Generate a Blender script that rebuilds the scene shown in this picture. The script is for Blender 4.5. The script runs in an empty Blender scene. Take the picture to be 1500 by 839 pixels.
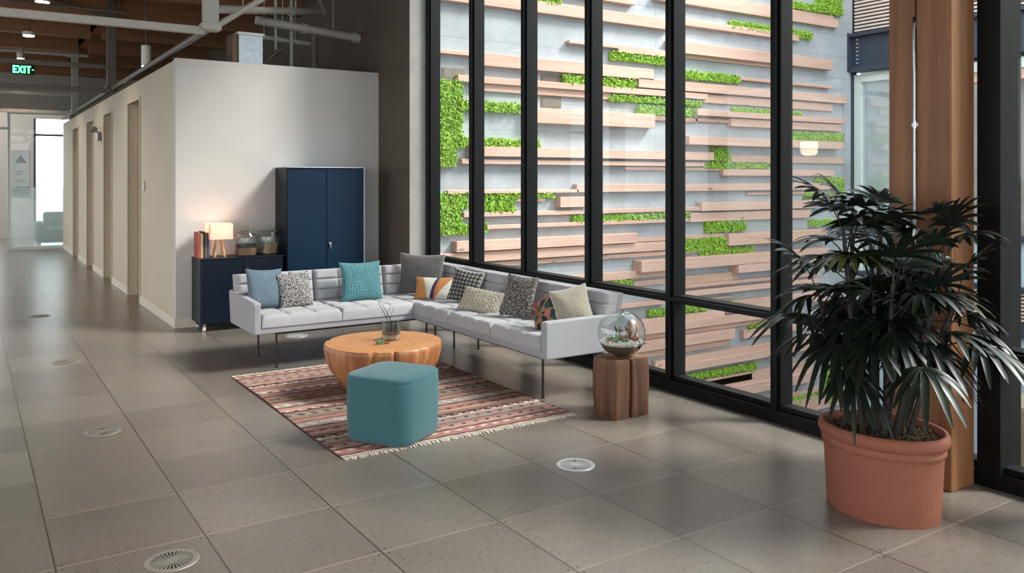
import bpy, math, random
from mathutils import Vector, Matrix, Euler, noise
random.seed(7)
C = bpy.context.scene.collection
PI = math.pi
R = math.radians
ORG = {}

def lin(r, g, b):
    f = lambda v: (v/255/12.92) if v/255 <= .04045 else ((v/255+.055)/1.055)**2.4
    return (f(r), f(g), f(b))

# ------------------------------------------------------------------ mesh builder
class MB:
    def __init__(s): s.v = []; s.f = []; s.c = []
    def add(s, vs, fs, col=None):
        o = len(s.v); s.v += [tuple(v) for v in vs]; s.f += [tuple(i+o for i in f) for f in fs]
        if col is not None: s.c += [col]*len(fs)
        return s
    def box(s, x0, x1, y0, y1, z0, z1, M=None, col=None):
        vs = [Vector((x, y, z)) for z in (z0, z1) for (x, y) in ((x0, y0), (x1, y0), (x1, y1), (x0, y1))]
        if M is not None: vs = [M @ v for v in vs]
        return s.add(vs, [(3,2,1,0),(4,5,6,7),(0,1,5,4),(1,2,6,5),(2,3,7,6),(3,0,4,7)], col)
    def cyl(s, p0, p1, r0, r1=None, n=12, col=None):
        return s.tube([p0, p1], [r0, r0 if r1 is None else r1], n, col)
    def tube(s, pts, rs, n=8, col=None):
        pts = [Vector(p) for p in pts]
        if not isinstance(rs, (list, tuple)): rs = [rs]*len(pts)
        vs = []; ref = None
        for i, p in enumerate(pts):
            d = (pts[min(i+1, len(pts)-1)]-pts[max(i-1, 0)]).normalized()
            if ref is None: ref = Vector((0,0,1)) if abs(d.z) < .9 else Vector((1,0,0))
            a = d.cross(ref).normalized(); b = d.cross(a).normalized()
            for k in range(n):
                t = 2*PI*k/n; vs.append(p+(a*math.cos(t)+b*math.sin(t))*rs[i])
        fs = []
        for i in range(len(pts)-1):
            for k in range(n):
                fs.append((i*n+k, i*n+(k+1) % n, (i+1)*n+(k+1) % n, (i+1)*n+k))
        fs.append(tuple(range(n))); fs.append(tuple(reversed(range((len(pts)-1)*n, len(pts)*n))))
        return s.add(vs, fs, col)
    def lathe(s, prof, c=(0,0,0), n=32, sx=1, sy=1, caps=True, rad=None, rot=0):
        vs = []; m = len(prof)
        for (r, z) in prof:
            for k in range(n):
                t = 2*PI*k/n; q = r*(rad(t, z) if rad else 1)
                x, y = q*sx*math.cos(t), q*sy*math.sin(t)
                vs.append((c[0]+x*math.cos(rot)-y*math.sin(rot), c[1]+x*math.sin(rot)+y*math.cos(rot), c[2]+z))
        fs = [(i*n+k, i*n+(k+1) % n, (i+1)*n+(k+1) % n, (i+1)*n+k) for i in range(m-1) for k in range(n)]
        if caps: fs.append(tuple(reversed(range(n)))); fs.append(tuple(range((m-1)*n, m*n)))
        return s.add(vs, fs)
    def build(s, name, mat, parent=None, smooth=False, bevel=0, seg=2, origin=None, local=False, angle=40, sub=0):
        me = bpy.data.meshes.new(name)
        if origin is not None: off = Vector(origin)
        elif parent is not None and not local: off = ORG[parent.name]
        else: off = Vector((0,0,0))
        me.from_pydata([(v[0]-off.x, v[1]-off.y, v[2]-off.z) for v in s.v], [], s.f)
        o = bpy.data.objects.new(name, me); C.objects.link(o)
        if s.c:
            at = me.color_attributes.new('Weave', 'FLOAT_COLOR', 'CORNER')
            buf = []
            for p in me.polygons:
                c = s.c[p.index]
                for _ in p.loop_indices: buf += [c[0], c[1], c[2], 1]
            at.data.foreach_set('color', buf)
        me.validate()
        if smooth:
            for p in me.polygons: p.use_smooth = True
            if angle < 180: me.set_sharp_from_angle(angle=R(angle))
        me.materials.append(mat)
        if origin is not None: o.location = origin; ORG[o.name] = off.copy()
        if parent is not None:
            o.parent = parent; ORG[o.name] = Vector((0,0,0)) if local else ORG[parent.name].copy()
        if parent is None and origin is None: ORG[o.name] = Vector((0,0,0))
        if bevel:
            b = o.modifiers.new('bevel', 'BEVEL'); b.width = bevel; b.segments = seg; b.limit_method = 'ANGLE'; b.angle_limit = R(40)
        if sub:
            b = o.modifiers.new('sub', 'SUBSURF'); b.levels = sub; b.render_levels = sub
        return o

def thing(name, label, cat, loc=(0,0,0), group=None, rot=None):
    o = bpy.data.objects.new(name, None); C.objects.link(o); o.location = loc
    if rot: o.rotation_euler = rot
    o.empty_display_size = .1
    ORG[o.name] = Vector(loc); return tag(o, label, cat, group)
def tag(o, label, cat, group=None, kind=None):
    if label: o['label'] = label
    if cat: o['category'] = cat
    if group: o['group'] = group
    if kind: o['kind'] = kind
    return o
def struct(name, mb, m, label=None, cat=None, **k):
    o = mb.build(name, m, **k); o['kind'] = 'structure'
    return tag(o, label, cat)
def dup(root, loc, rotz=None, label=None, group=None):
    r = root.copy(); C.objects.link(r); r.location = loc
    if rotz is not None: r.rotation_euler.z = rotz
    if label: r['label'] = label
    if group: r['group'] = group
    for ch in list(root.children):
        c = ch.copy(); C.objects.link(c); c.parent = r
        for g in ch.children:
            d = g.copy(); C.objects.link(d); d.parent = c
    return r

# ------------------------------------------------------------------ materials
class NT:
    def __init__(s, name):
        s.m = bpy.data.materials.new(name); s.m.use_nodes = True
        s.t = s.m.node_tree; s.b = s.t.nodes['Principled BSDF']; s.out = s.t.nodes['Material Output']
    def n(s, typ, **k):
        nd = s.t.nodes.new(typ)
        for a, v in k.items():
            if a.startswith('i_'): nd.inputs[a[2:].replace('_', ' ')].default_value = v
            else: setattr(nd, a, v)
        return nd
    def l(s, a, b): s.t.links.new(a, b)
    def math(s, op, a, b=None, c=None):
        nd = s.n('ShaderNodeMath', operation=op)
        for i, v in enumerate((a, b, c)):
            if v is None: continue
            if isinstance(v, (int, float)): nd.inputs[i].default_value = v
            else: s.l(v, nd.inputs[i])
        return nd.outputs[0]
    def obj(s): return s.n('ShaderNodeTexCoord').outputs['Object']
    def world(s): return s.n('ShaderNodeNewGeometry').outputs['Position']
    def mapping(s, src, scale=(1,1,1), loc=(0,0,0)):
        nd = s.n('ShaderNodeMapping'); nd.inputs['Scale'].default_value = scale; nd.inputs['Location'].default_value = loc
        s.l(src, nd.inputs[0]); return nd.outputs[0]
    def noise(s, src, scale=5, detail=4, rough=.6, dist=0):
        nd = s.n('ShaderNodeTexNoise'); nd.inputs['Scale'].default_value = scale; nd.inputs['Detail'].default_value = detail
        nd.inputs['Roughness'].default_value = rough; nd.inputs['Distortion'].default_value = dist
        s.l(src, nd.inputs['Vector']); return nd.outputs[0]
    def ramp(s, src, stops, interp='LINEAR'):
        nd = s.n('ShaderNodeValToRGB'); cr = nd.color_ramp; cr.interpolation = interp
        while len(cr.elements) < len(stops): cr.elements.new(.5)
        for e, (p, c) in zip(cr.elements, stops):
            e.position = p; e.color = (c[0], c[1], c[2], 1) if not isinstance(c, (int, float)) else (c, c, c, 1)
        s.l(src, nd.inputs[0]); return nd.outputs[0]
    def mix(s, f, a, b, mode='MIX'):
        nd = s.n('ShaderNodeMix', data_type='RGBA', blend_type=mode)
        for i, v in ((0, f), (6, a), (7, b)):
            if isinstance(v, (int, float)): nd.inputs[i].default_value = v
            elif isinstance(v, tuple): nd.inputs[i].default_value = (v[0], v[1], v[2], 1)
            else: s.l(v, nd.inputs[i])
        return nd.outputs[2]
    def bump(s, h, strength=.3, dist=.01):
        nd = s.n('ShaderNodeBump'); nd.inputs['Strength'].default_value = strength; nd.inputs['Distance'].default_value = dist
        s.l(h, nd.inputs['Height']); s.l(nd.outputs[0], s.b.inputs['Normal'])
    def base(s, c):
        if isinstance(c, tuple): s.b.inputs['Base Color'].default_value = (c[0], c[1], c[2], 1)
        else: s.l(c, s.b.inputs['Base Color'])
    def set(s, **k):
        for a, v in k.items():
            i = s.b.inputs[a.replace('_', ' ')]
            if hasattr(v, 'is_output') or not isinstance(v, (int, float, tuple)): s.l(v, i)
            else: i.default_value = v
        return s

def plain(name, c, rough=.5, metal=0, var=.12, scale=8, bump=0, bscale=60, spec=None, sheen=0):
    t = NT(name); p = t.obj(); nz = t.noise(p, scale)
    d = tuple(max(0, x*(1-var)) for x in c); h = tuple(min(1, x*(1+var)) for x in c)
    t.base(t.ramp(nz, [(.3, d), (.7, h)])); t.set(Roughness=rough, Metallic=metal)
    if spec is not None: t.set(Specular_IOR_Level=spec)
    if sheen: t.set(Sheen_Weight=sheen)
    if bump: t.bump(t.noise(p, bscale, 3), bump, .004)
    return t.m

def wood(name, c1, c2, axis='z', scale=14, rough=.6, stretch=.06, bump=.25, knots=True, c3=None):
    t = NT(name); p = t.world()
    sc = {'x': (stretch, 1, 1), 'y': (1, stretch, 1), 'z': (1, 1, stretch)}[axis]
    m = t.mapping(p, sc)
    g = t.noise(m, scale, 6, .65, .6); g2 = t.noise(m, scale*6, 3, .6)
    col = t.ramp(g, [(.28, c1), (.5, tuple((a+b)/2 for a, b in zip(c1, c2))), (.72, c2)])
    col = t.mix(t.ramp(g2, [(.35, 0.0), (.75, .35)]), col, tuple(x*.72 for x in c1))
    if knots:
        k = t.n('ShaderNodeTexVoronoi'); k.inputs['Scale'].default_value = 1.0
        s2 = {'x': (1.5, 5, 5), 'y': (5, 1.5, 5), 'z': (5, 5, 1.5)}[axis]
        t.l(t.mapping(p, s2), k.inputs['Vector'])
        col = t.mix(t.ramp(k.outputs['Distance'], [(.04, .8), (.10, 0.0)]), col, c3 or tuple(x*.35 for x in c1))
    t.base(col); t.set(Roughness=rough); t.bump(g2, bump, .003); return t.m

def concrete(name, c, var=.18, rough=.8, scale=2.2, pit=True, board=False, stain=None):
    t = NT(name); p = t.world()
    a = t.noise(p, scale, 8, .62); b = t.noise(p, scale*14, 4, .6)
    col = t.ramp(a, [(.28, tuple(x*(1-var) for x in c)), (.55, c), (.75, tuple(min(1, x*(1+var)) for x in c))])
    col = t.mix(t.ramp(b, [(.3, .18), (.6, 0.0)]), col, tuple(x*.6 for x in c))
    if pit:
        v = t.n('ShaderNodeTexVoronoi'); v.inputs['Scale'].default_value = 9; t.l(p, v.inputs['Vector'])
        col = t.mix(t.ramp(v.outputs['Distance'], [(.05, .7), (.075, 0.0)]), col, tuple(x*.35 for x in c))
    if board:
        sx = t.n('ShaderNodeSeparateXYZ'); t.l(p, sx.inputs[0])
        fz = t.math('FRACT', t.math('MULTIPLY', sx.outputs[2], 1/.38)); 
        row = t.math('FLOOR', t.math('MULTIPLY', sx.outputs[2], 1/.38))
        wn = t.n('ShaderNodeTexWhiteNoise', noise_dimensions='1D'); t.l(row, wn.inputs['W'])
        col = t.mix(.28, col, t.ramp(wn.outputs['Value'], [(0, tuple(x*.7 for x in c)), (1, tuple(min(1, x*1.3) for x in c))]))
        ln = t.math('LESS_THAN', fz, .025)
        fx = t.math('LESS_THAN', t.math('FRACT', t.math('MULTIPLY', sx.outputs[0], 1/1.22)), .008)
        col = t.mix(t.math('MULTIPLY', t.math('MAXIMUM', ln, fx), .35), col, tuple(x*.4 for x in c))
    t.base(col); t.set(Roughness=rough); t.bump(b, .25, .006); return t.m

def woven(name, rough=.9, bscale=120, bump=.5, sheen=.1, var=.15):
    t = NT(name); at = t.n('ShaderNodeVertexColor'); at.layer_name = 'Weave'
    p = t.obj(); nz = t.noise(p, bscale, 3)
    t.base(t.mix(1.0, at.outputs[0], t.ramp(nz, [(.3, 1-var*2.4), (.65, 1.0)]), 'MULTIPLY')); t.set(Roughness=rough, Sheen_Weight=sheen)
    t.bump(nz, bump, .004); return t.m

def fabric(name, c, rough=.9, bscale=220, bump=.4, sheen=.15, var=.1):
    t = NT(name); p = t.obj(); nz = t.noise(p, bscale, 2); big = t.noise(p, 6, 3)
    col = t.ramp(nz, [(.3, tuple(x*(1-var*2) for x in c)), (.7, tuple(min(1, x*(1+var)) for x in c))])
    t.base(t.mix(t.ramp(big, [(.4, 0.0), (.7, .15)]), col, tuple(x*.7 for x in c)))
    t.set(Roughness=rough, Sheen_Weight=sheen); t.bump(nz, bump, .002); return t.m

def emis(name, c, s):
    t = NT(name); t.set(Emission_Color=(c[0], c[1], c[2], 1), Emission_Strength=float(s)); t.base((.8, .8, .8)); return t.m

def glass(name, tint=(1,1,1), refl=.6, ior=1.5, rough=0.0, haze=0.0, hazecol=(.9,.95,.97)):
    t = NT(name); t.t.nodes.remove(t.b)
    tr = t.n('ShaderNodeBsdfTransparent'); tr.inputs[0].default_value = (*tint, 1)
    gl = t.n('ShaderNodeBsdfGlossy'); gl.inputs['Roughness'].default_value = rough
    lw = t.n('ShaderNodeLayerWeight'); lw.inputs[0].default_value = .5
    fc = t.math('MULTIPLY_ADD', t.math('POWER', lw.outputs['Facing'], 4.0), .9, .04)
    mx = t.n('ShaderNodeMixShader'); t.l(t.math('MULTIPLY', fc, refl), mx.inputs[0]); t.l(tr.outputs[0], mx.inputs[1]); t.l(gl.outputs[0], mx.inputs[2])
    last = mx.outputs[0]
    if haze:
        df = t.n('ShaderNodeBsdfTranslucent'); df.inputs[0].default_value = (*hazecol, 1)
        d2 = t.n('ShaderNodeBsdfDiffuse'); d2.inputs[0].default_value = (*hazecol, 1)
        m1 = t.n('ShaderNodeMixShader'); m1.inputs[0].default_value = .4; t.l(df.outputs[0], m1.inputs[1]); t.l(d2.outputs[0], m1.inputs[2])
        m2 = t.n('ShaderNodeMixShader'); m2.inputs[0].default_value = haze; t.l(last, m2.inputs[1]); t.l(m1.outputs[0], m2.inputs[2]); last = m2.outputs[0]
    t.l(last, t.out.inputs[0]); return t.m

# floor: raised-access concrete tiles on a 0.61 m grid
def floor_mat():
    t = NT('polished_concrete_tiles'); p = t.world()
    s = t.n('ShaderNodeSeparateXYZ'); t.l(p, s.inputs[0])
    gx = t.math('MULTIPLY', t.math('SUBTRACT', s.outputs[0], .317), 1/.61)
    gy = t.math('MULTIPLY', t.math('SUBTRACT', s.outputs[1], .34), 1/.61)
    dx = t.math('MULTIPLY', t.math('ABSOLUTE', t.math('SUBTRACT', gx, t.math('ROUND', gx))), .61)
    dy = t.math('MULTIPLY', t.math('ABSOLUTE', t.math('SUBTRACT', gy, t.math('ROUND', gy))), .61)
    cb = t.n('ShaderNodeCombineXYZ'); t.l(t.math('FLOOR', gx), cb.inputs[0]); t.l(t.math('FLOOR', gy), cb.inputs[1])
    wn = t.n('ShaderNodeTexWhiteNoise', noise_dimensions='2D'); t.l(cb.outputs[0], wn.inputs['Vector'])
    a = t.noise(p, 1.6, 8, .6); b = t.noise(p, 42, 2, .6); c2 = t.noise(p, 9, 5, .65)
    c = lin(113, 105, 97)
    col = t.ramp(a, [(.3, tuple(x*.86 for x in c)), (.55, c), (.75, tuple(x*1.15 for x in c))])
    col = t.mix(.45, col, t.ramp(wn.outputs['Value'], [(0, tuple(x*.62 for x in c)), (1, tuple(x*1.38 for x in c))]))
    col = t.mix(t.ramp(b, [(.30, .3), (.5, 0.0)]), col, tuple(x*.4 for x in c))
    col = t.mix(t.ramp(b, [(.55, 0.0), (.75, .25)]), col, tuple(x*1.6 for x in c))
    col = t.mix(t.ramp(c2, [(.3, .12), (.6, 0.0)]), col, tuple(x*.7 for x in c))
    vo = t.n('ShaderNodeTexVoronoi'); vo.inputs['Scale'].default_value = 26; t.l(p, vo.inputs['Vector'])
    wv = t.math('MULTIPLY', t.ramp(vo.outputs['Distance'], [(.13, 1.0), (.2, 0.0)]), t.ramp(t.noise(p, 3, 2, .5), [(.36, .15), (.62, .9)]))
    col = t.mix(wv, col, tuple(x*.42 for x in c))
    j = t.math('LESS_THAN', dx, .0042); j2 = t.math('LESS_THAN', dy, .0032)
    col = t.mix(j2, col, tuple(x*1.7 for x in c)); 
    col = t.mix(j, col, tuple(x*.32 for x in c))
    # four screws at each crossing
    ex = t.math('SUBTRACT', dx, .024); ey = t.math('SUBTRACT', dy, .024)
    d = t.math('SQRT', t.math('ADD', t.math('MULTIPLY', ex, ex), t.math('MULTIPLY', ey, ey)))
    sc = t.math('LESS_THAN', d, .0058)
    col = t.mix(sc, col, tuple(x*.14 for x in c))
    t.base(col)
    t.set(Roughness=.28, Specular_IOR_Level=.6)
    return t.m

M = dict(
 floor=floor_mat(),
 white=plain('painted_drywall', lin(190, 185, 180), .75, var=.03, scale=2),
 cream=plain('cream_paint', lin(188, 176, 155), .7, var=.03, scale=2),
 base=plain('baseboard_paint', lin(205, 196, 180), .5, var=.03),
 greywall=plain('grey_paint', lin(170, 165, 155), .7, var=.04),
 doorwood=wood('door_veneer', lin(128, 98, 58), lin(158, 124, 78), 'z', 10, .5, knots=False),
 conc=concrete('cast_concrete', lin(150, 148, 143), .2),
 conc_out=concrete('board_formed_concrete', lin(166, 171, 175), .3, board=True, scale=1.8),
 black=plain('black_steel', lin(5, 6, 8), .5, var=.1, spec=.2),
 blackleg=plain('black_powder_coat', lin(20, 20, 22), .4, var=.1),
 plank=wood('weathered_cedar_board', lin(192, 154, 136), lin(218, 184, 166), 'x', 11, .75, .05, c3=lin(120, 75, 60)),
 glulam=wood('glulam_fir', lin(106, 66, 38), lin(146, 100, 62), 'z', 9, .55, .05, c3=lin(90, 50, 30)),
 deck=wood('ceiling_deck_wood', lin(146, 76, 38), lin(200, 116, 62), 'x', 7, .7, .05, knots=False),
 beamwood=wood('ceiling_beam_wood', lin(122, 84, 56), lin(160, 114, 78), 'x', 7, .7, .05, knots=False),
 darkceil=plain('dark_ceiling', lin(44, 35, 30), .8, var=.2, scale=3),
 trusspaint=plain('grey_truss_paint', lin(165, 160, 152), .5, var=.05),
 trussdark=plain('brown_grey_truss_paint', lin(92, 82, 74), .5, var=.05),
 galv=plain('galvanised_sheet', lin(190, 198, 205), .35, metal=.8, var=.12, scale=25),
 copper=plain('brown_duct_side', lin(104, 78, 60), .45, metal=.4),
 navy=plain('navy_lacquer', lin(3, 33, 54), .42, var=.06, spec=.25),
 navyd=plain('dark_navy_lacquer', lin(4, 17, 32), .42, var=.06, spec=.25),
 chrome=plain('chrome', lin(210, 212, 215), .15, metal=1, var=.03),
 sofa=fabric('light_grey_upholstery', lin(158, 157, 160), var=.06, bump=.15),
 sofaarm=fabric('smooth_grey_upholstery', lin(146, 146, 151), var=.04, bump=.1),
 piping=fabric('pale_piping', lin(205, 205, 208), bump=.1),
 ottoman=fabric('teal_wool_felt', lin(47, 91, 97), var=.05, bump=.15),
 glass=glass('clear_glass', (.97, .985, .98), .38),
 glassfilm=glass('etched_glass', (.92, .98, .98), .4, haze=.2, hazecol=(.9, .97, .98)),
 jar=glass('jar_glass', (.93, .95, .95), 1.0, 1.45),
 terracotta=concrete('terracotta', lin(130, 76, 56), .14, .75, 3, pit=False),
 soil=plain('dark_soil', lin(84, 64, 50), .95, var=.45, scale=60, bump=1, bscale=90),
 leaf=NT('x').m, moss=NT('y').m,
 weave=woven('flat_weave'), knit=woven('chunky_weave', bscale=60, bump=.9), rug=woven('kilim_weave', bscale=150, bump=.4, sheen=0, var=.12),
 fringe=fabric('cotton_fringe', lin(222, 212, 196)),
 steelblue=plain('painted_steel_slate', lin(58, 68, 82), .45, metal=.2, var=.08),
 louver=plain('louver_slat_paint', lin(214, 196, 186), .6, var=.05),
 louverback=plain('louver_back', lin(70, 48, 42), .8),
 winframe=plain('pale_window_frame', lin(206, 214, 208), .4, var=.03),
 bluepanel=plain('pale_blue_panel', lin(176, 196, 210), .5, var=.04),
 beige=plain('beige_panel', lin(150, 136, 118), .6, var=.05),
 perf=plain('white_perforated_metal', lin(226, 226, 222), .5, var=.03),
 court=concrete('court_paving', lin(150, 150, 146), .15, pit=False),
 alum=plain('cast_aluminium', lin(205, 205, 202), .4, metal=.5, var=.05),
 alumd=plain('dusty_aluminium', lin(140, 134, 126), .5, metal=.4, var=.08),
 hole=plain('dark_recess', lin(26, 24, 22), .9),
 walnut=wood('reclaimed_beam_wood', lin(66, 42, 30), lin(124, 84, 58), 'z', 13, .6, .07, bump=.6, knots=False),
 walnutend=wood('reclaimed_end_grain', lin(120, 84, 58), lin(160, 120, 88), 'x', 14, .7, .8, bump=.4, knots=False),
 brass=plain('brass', lin(200, 160, 90), .3, metal=.9),
 pine=wood('pale_pine', lin(206, 150, 90), lin(226, 176, 116), 'z', 12, .5, .08, knots=False),
 sage=fabric('sage_green_fabric', lin(70, 106, 78)),
 plasticw=plain('white_plastic', lin(225, 222, 214), .4, var=.02),
 plasticg=plain('grey_plastic', lin(120, 112, 100), .4, var=.04),
 paper=plain('white_paper', lin(232, 236, 238), .6, var=.02), ink=plain('grey_ink', lin(130, 140, 148), .6),
 pebble=plain('pebbles', lin(190, 176, 160), .8, var=.3, scale=40, bump=.8),
 gravel=plain('pale_gravel', lin(205, 200, 190), .9, var=.3, scale=80, bump=1, bscale=150),
 succ=plain('succulent_green', lin(96, 122, 78), .6, var=.3, scale=20),
 succr=plain('succulent_rust', lin(150, 84, 62), .6, var=.3, scale=20),
 bark=plain('bark_chips', lin(92, 66, 50), .9, var=.4, scale=30, bump=1),
 twig=plain('dark_twig', lin(46, 38, 34), .8), beans=plain('coffee_beans', lin(44, 28, 22), .5, var=.4, scale=90, bump=1, bscale=120),
 nuts=plain('mixed_nuts', lin(150, 112, 88), .7, var=.4, scale=70, bump=1, bscale=100),
 kraft=plain('kraft_card', lin(176, 146, 108), .8, var=.1),
 lampglow=emis('lit_diffuser', (1, .96, .9), 14), exitgreen=emis('exit_green', (.05, 1, .3), 3.0),
 pendant=emis('warm_pendant_shade', (1, .84, .6), 34),
)
def leafmat():
    t = NT('dark_palm_leaf'); p = t.obj(); nz = t.noise(p, 7, 4)
    t.base(t.ramp(nz, [(.3, lin(8, 14, 9)), (.6, lin(16, 28, 16)), (.8, lin(32, 44, 22))])); t.set(Roughness=.42, Specular_IOR_Level=.4)
    return t.m
def mossmat():
    t = NT('bright_green_moss'); p = t.world(); nz = t.noise(p, 38, 3)
    t.base(t.ramp(nz, [(.3, lin(88, 130, 32)), (.5, lin(142, 184, 58)), (.7, lin(190, 216, 98))])); t.set(Roughness=.8)
    t.b.inputs['Subsurface Weight'].default_value = 0
    return t.m
M['leaf'] = leafmat(); M['moss'] = mossmat()
M['cane'] = plain('palm_cane', lin(34, 30, 22), .7, var=.3, scale=30)
M['leafyellow'] = plain('yellowing_palm_leaf', lin(62, 66, 26), .4, var=.2)

# lamp shade: translucent white
def shademat():
    t = NT('translucent_lamp_shade'); t.t.nodes.remove(t.b)
    a = t.n('ShaderNodeBsdfTranslucent'); a.inputs[0].default_value = (.95, .78, .66, 1)
    b = t.n('ShaderNodeBsdfDiffuse'); b.inputs[0].default_value = (.9, .82, .76, 1)
    m = t.n('ShaderNodeMixShader'); m.inputs[0].default_value = .45; t.l(a.outputs[0], m.inputs[1]); t.l(b.outputs[0], m.inputs[2]); t.l(m.outputs[0], t.out.inputs[0])
    return t.m
M['shade'] = shademat()
M['coredark'] = concrete('dark_brown_concrete', lin(92, 80, 70), .2)
# ================================================================== THE SETTING
WX = 4.60            # inner plane of the window wall
struct('floor', MB().box(-7, 4.62, -5, 22.5, -.3, 0), M['floor'])
struct('floor', MB().box(-7, 4.62, 22.5, 27.2, -.3, 0), M['floor'])
# ceilings: low over the corridor side, high over the lounge, each with its boards and beams
ce = struct('ceiling', MB().box(-7, 1.93, -5, 27.2, 4.5, 4.62), M['deck'])
bm_ = MB()
for k in range(14):
    y = -3.5+k*2.0
    o = MB().box(-7, 1.86, y, y+.22, 4.16, 4.5).build('ceiling_beam', M['beamwood'], ce)
for k in range(30):
    y = 1.0+k*.8
    bm_.box(-7, 1.86, y, y+.05, 4.40, 4.5)
tag(bm_.build('ceiling_joists', M['deck'], ce), None, None)
MB().box(1.93, 4.352, 9.9, 27.2, 4.5, 4.62).build('lounge_deck', M['deck'], ce)
MB().box(-7, 4.35, 22.12, 22.36, 4.09, 4.5).build('ceiling_beam', M['beamwood'], ce)
for k in range(7): MB().box(2.06, 4.35, 10.5+k*2.0, 10.7+k*2.0, 4.16, 4.5).build('ceiling_beam', M['beamwood'], ce)
ce2 = struct('ceiling', MB().box(1.93, 4.9, -5, 27.2, 5.6, 5.75), M['darkceil'])
MB().box(1.93, 2.05, -5, 27.2, 4.5, 5.6).build('fascia', M['darkceil'], ce2)
for k in range(10):
    y = -2.6+k*2.5
    MB().box(2.05, 4.62, y, y+.25, 5.25, 5.6).build('ceiling_beam', M['darkceil'], ce2)
# white drywall room in the lounge
struct('wall_lounge', MB().box(1.935, 4.36, 9.70, 9.82, 0, 2.98), M['white'])
struct('wall_lounge_top', MB().box(2.06, 4.36, 9.82, 22.3, 2.86, 2.97), M['darkceil'])
struct('wall_core', MB().box(4.364, 4.62, 8.84, 27.2, 0, 5.6), M['conc'], 'tall grey concrete wall end beside the black window wall', 'wall')
DOORS = [(11.913, 12.85), (14.441, 15.30), (16.75, 17.62), (19.15, 20.05)]
struct('wall_core_side', MB().box(4.352, 4.364, 8.85, 22.4, 0, 5.6), M['coredark'])  # thin sheet on the core's side, darker brown than its grey end
w = MB(); y = 9.82
for a, b in DOORS: w.box(1.935, 2.05, y, a, 0, 2.96); w.box(1.935, 2.05, a, b, 2.70, 2.96); y = b
w.box(1.935, 2.05, y, 22.4, 0, 2.96)
struct('wall_corridor', w, M['cream'])
bb = MB(); y = 9.69
for a, b in DOORS+[(22.4, 22.4)]: bb.box(1.922, 1.935, y, a-.03, 0, .11); y = b+.03
struct('baseboard_corridor', bb, M['base'], bevel=.003)
struct('baseboard_lounge', MB().box(1.922, 4.36, 9.688, 9.70, 0, .11), M['base'], bevel=.003)
for i, (a, b) in enumerate(DOORS):
    d = struct(f'door_{i+1}', MB().box(2.05, 2.09, a, b, 0, 2.70), M['doorwood'])
    fr = MB().box(1.915, 1.94, a-.035, a, 0, 2.74).box(1.915, 1.94, b, b+.035, 0, 2.74).box(1.915, 1.94, a, b, 2.70, 2.74)
    fr.box(2.03, 2.05, a, a+.03, 0, 2.7).box(2.03, 2.05, b-.03, b, 0, 2.7)
    fr.build('door_frame', M['cream'], d)
    MB().cyl((2.0, a+.09, 1.0), (2.05, a+.09, 1.0), .012).cyl((2.0, a+.09, 1.0), (2.0, a+.2, 1.0), .009).build('door_handle', M['chrome'], d, smooth=True)
    MB().box(2.09, 2.12, a-.1, b+.1, 0, 2.8).build('door_backing', M['hole'], d)
# end of the corridor: header, glass partition, office beyond
struct('wall_end', MB().box(-7, 4.36, 22.4, 22.55, 3.22, 5.6), M['greywall'])
struct('wall_end_return', MB().box(2.118, 4.36, 22.4, 22.55, 0, 3.22), M['cream'])
wi = struct('window_2', MB().box(.80, .86, 22.38, 22.46, 0, 3.22).box(.86, 2.118, 22.38, 22.46, 0, .07).box(.86, 2.118, 22.38, 22.46, 3.15, 3.22).box(2.07, 2.118, 22.38, 22.46, .07, 3.15), M['winframe'])
MB().box(.86, 2.07, 22.415, 22.425, .07, .9).box(.86, 2.07, 22.415, 22.425, .9, 1.45).build('frosted_pane', M['glassfilm'], wi)
MB().box(.86, 2.07, 22.415, 22.425, 1.45, 3.15).build('glass_pane', M['glass'], wi)
struct('trim_1', MB().box(-7, .80, 22.38, 22.46, 2.78, 2.84).box(-.9, -.84, 22.38, 22.46, 0, 3.22), M['winframe'])
struct('wall_office', MB().box(.72, 1.60, 27.0, 27.15, 0, 4.5).box(-7, .72, 27.0, 27.15, 3.35, 4.5).box(-7, .72, 27.0, 27.15, 0, .9).box(1.60, 4.4, 27.0, 27.15, 3.35, 4.5), M['white'])
wo = struct('window_3', MB().box(1.60, 1.66, 26.98, 27.1, 0, 3.35).box(1.60, 4.36, 26.98, 27.1, 2.86, 2.92).box(2.9, 2.96, 26.98, 27.1, 0, 3.35).box(-1.2, -1.14, 26.98, 27.1, .9, 3.35), M['steelblue'])
MB().box(1.66, 2.9, 27.03, 27.04, 0, 3.35).build('glass_pane', M['glass'], wo)
# rest of the shell, behind and left of the camera: piers, sills and headers around big window openings
lw = MB().box(-7.2, -7, -5, 27.2, 0, .5).box(-7.2, -7, -5, 27.2, 3.9, 4.62)
for k in range(9): lw.box(-7.2, -7, -5+k*4.0, -4.5+k*4.0, .5, 3.9)
struct('wall_left', lw, M['white'])
bw = MB().box(-7.2, 4.9, -5.2, -5, 0, .3).box(-7.2, 4.9, -5.2, -5, 4.2, 5.75)
for k in range(4): bw.box(-7.2+k*3.9, -6.8+k*3.9, -5.2, -5, .3, 4.2)
struct('wall_back', bw, M['white'])
struct('wall_right', MB().box(4.60, 4.9, -5, -1.5, 0, 5.75), M['conc'])

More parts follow.
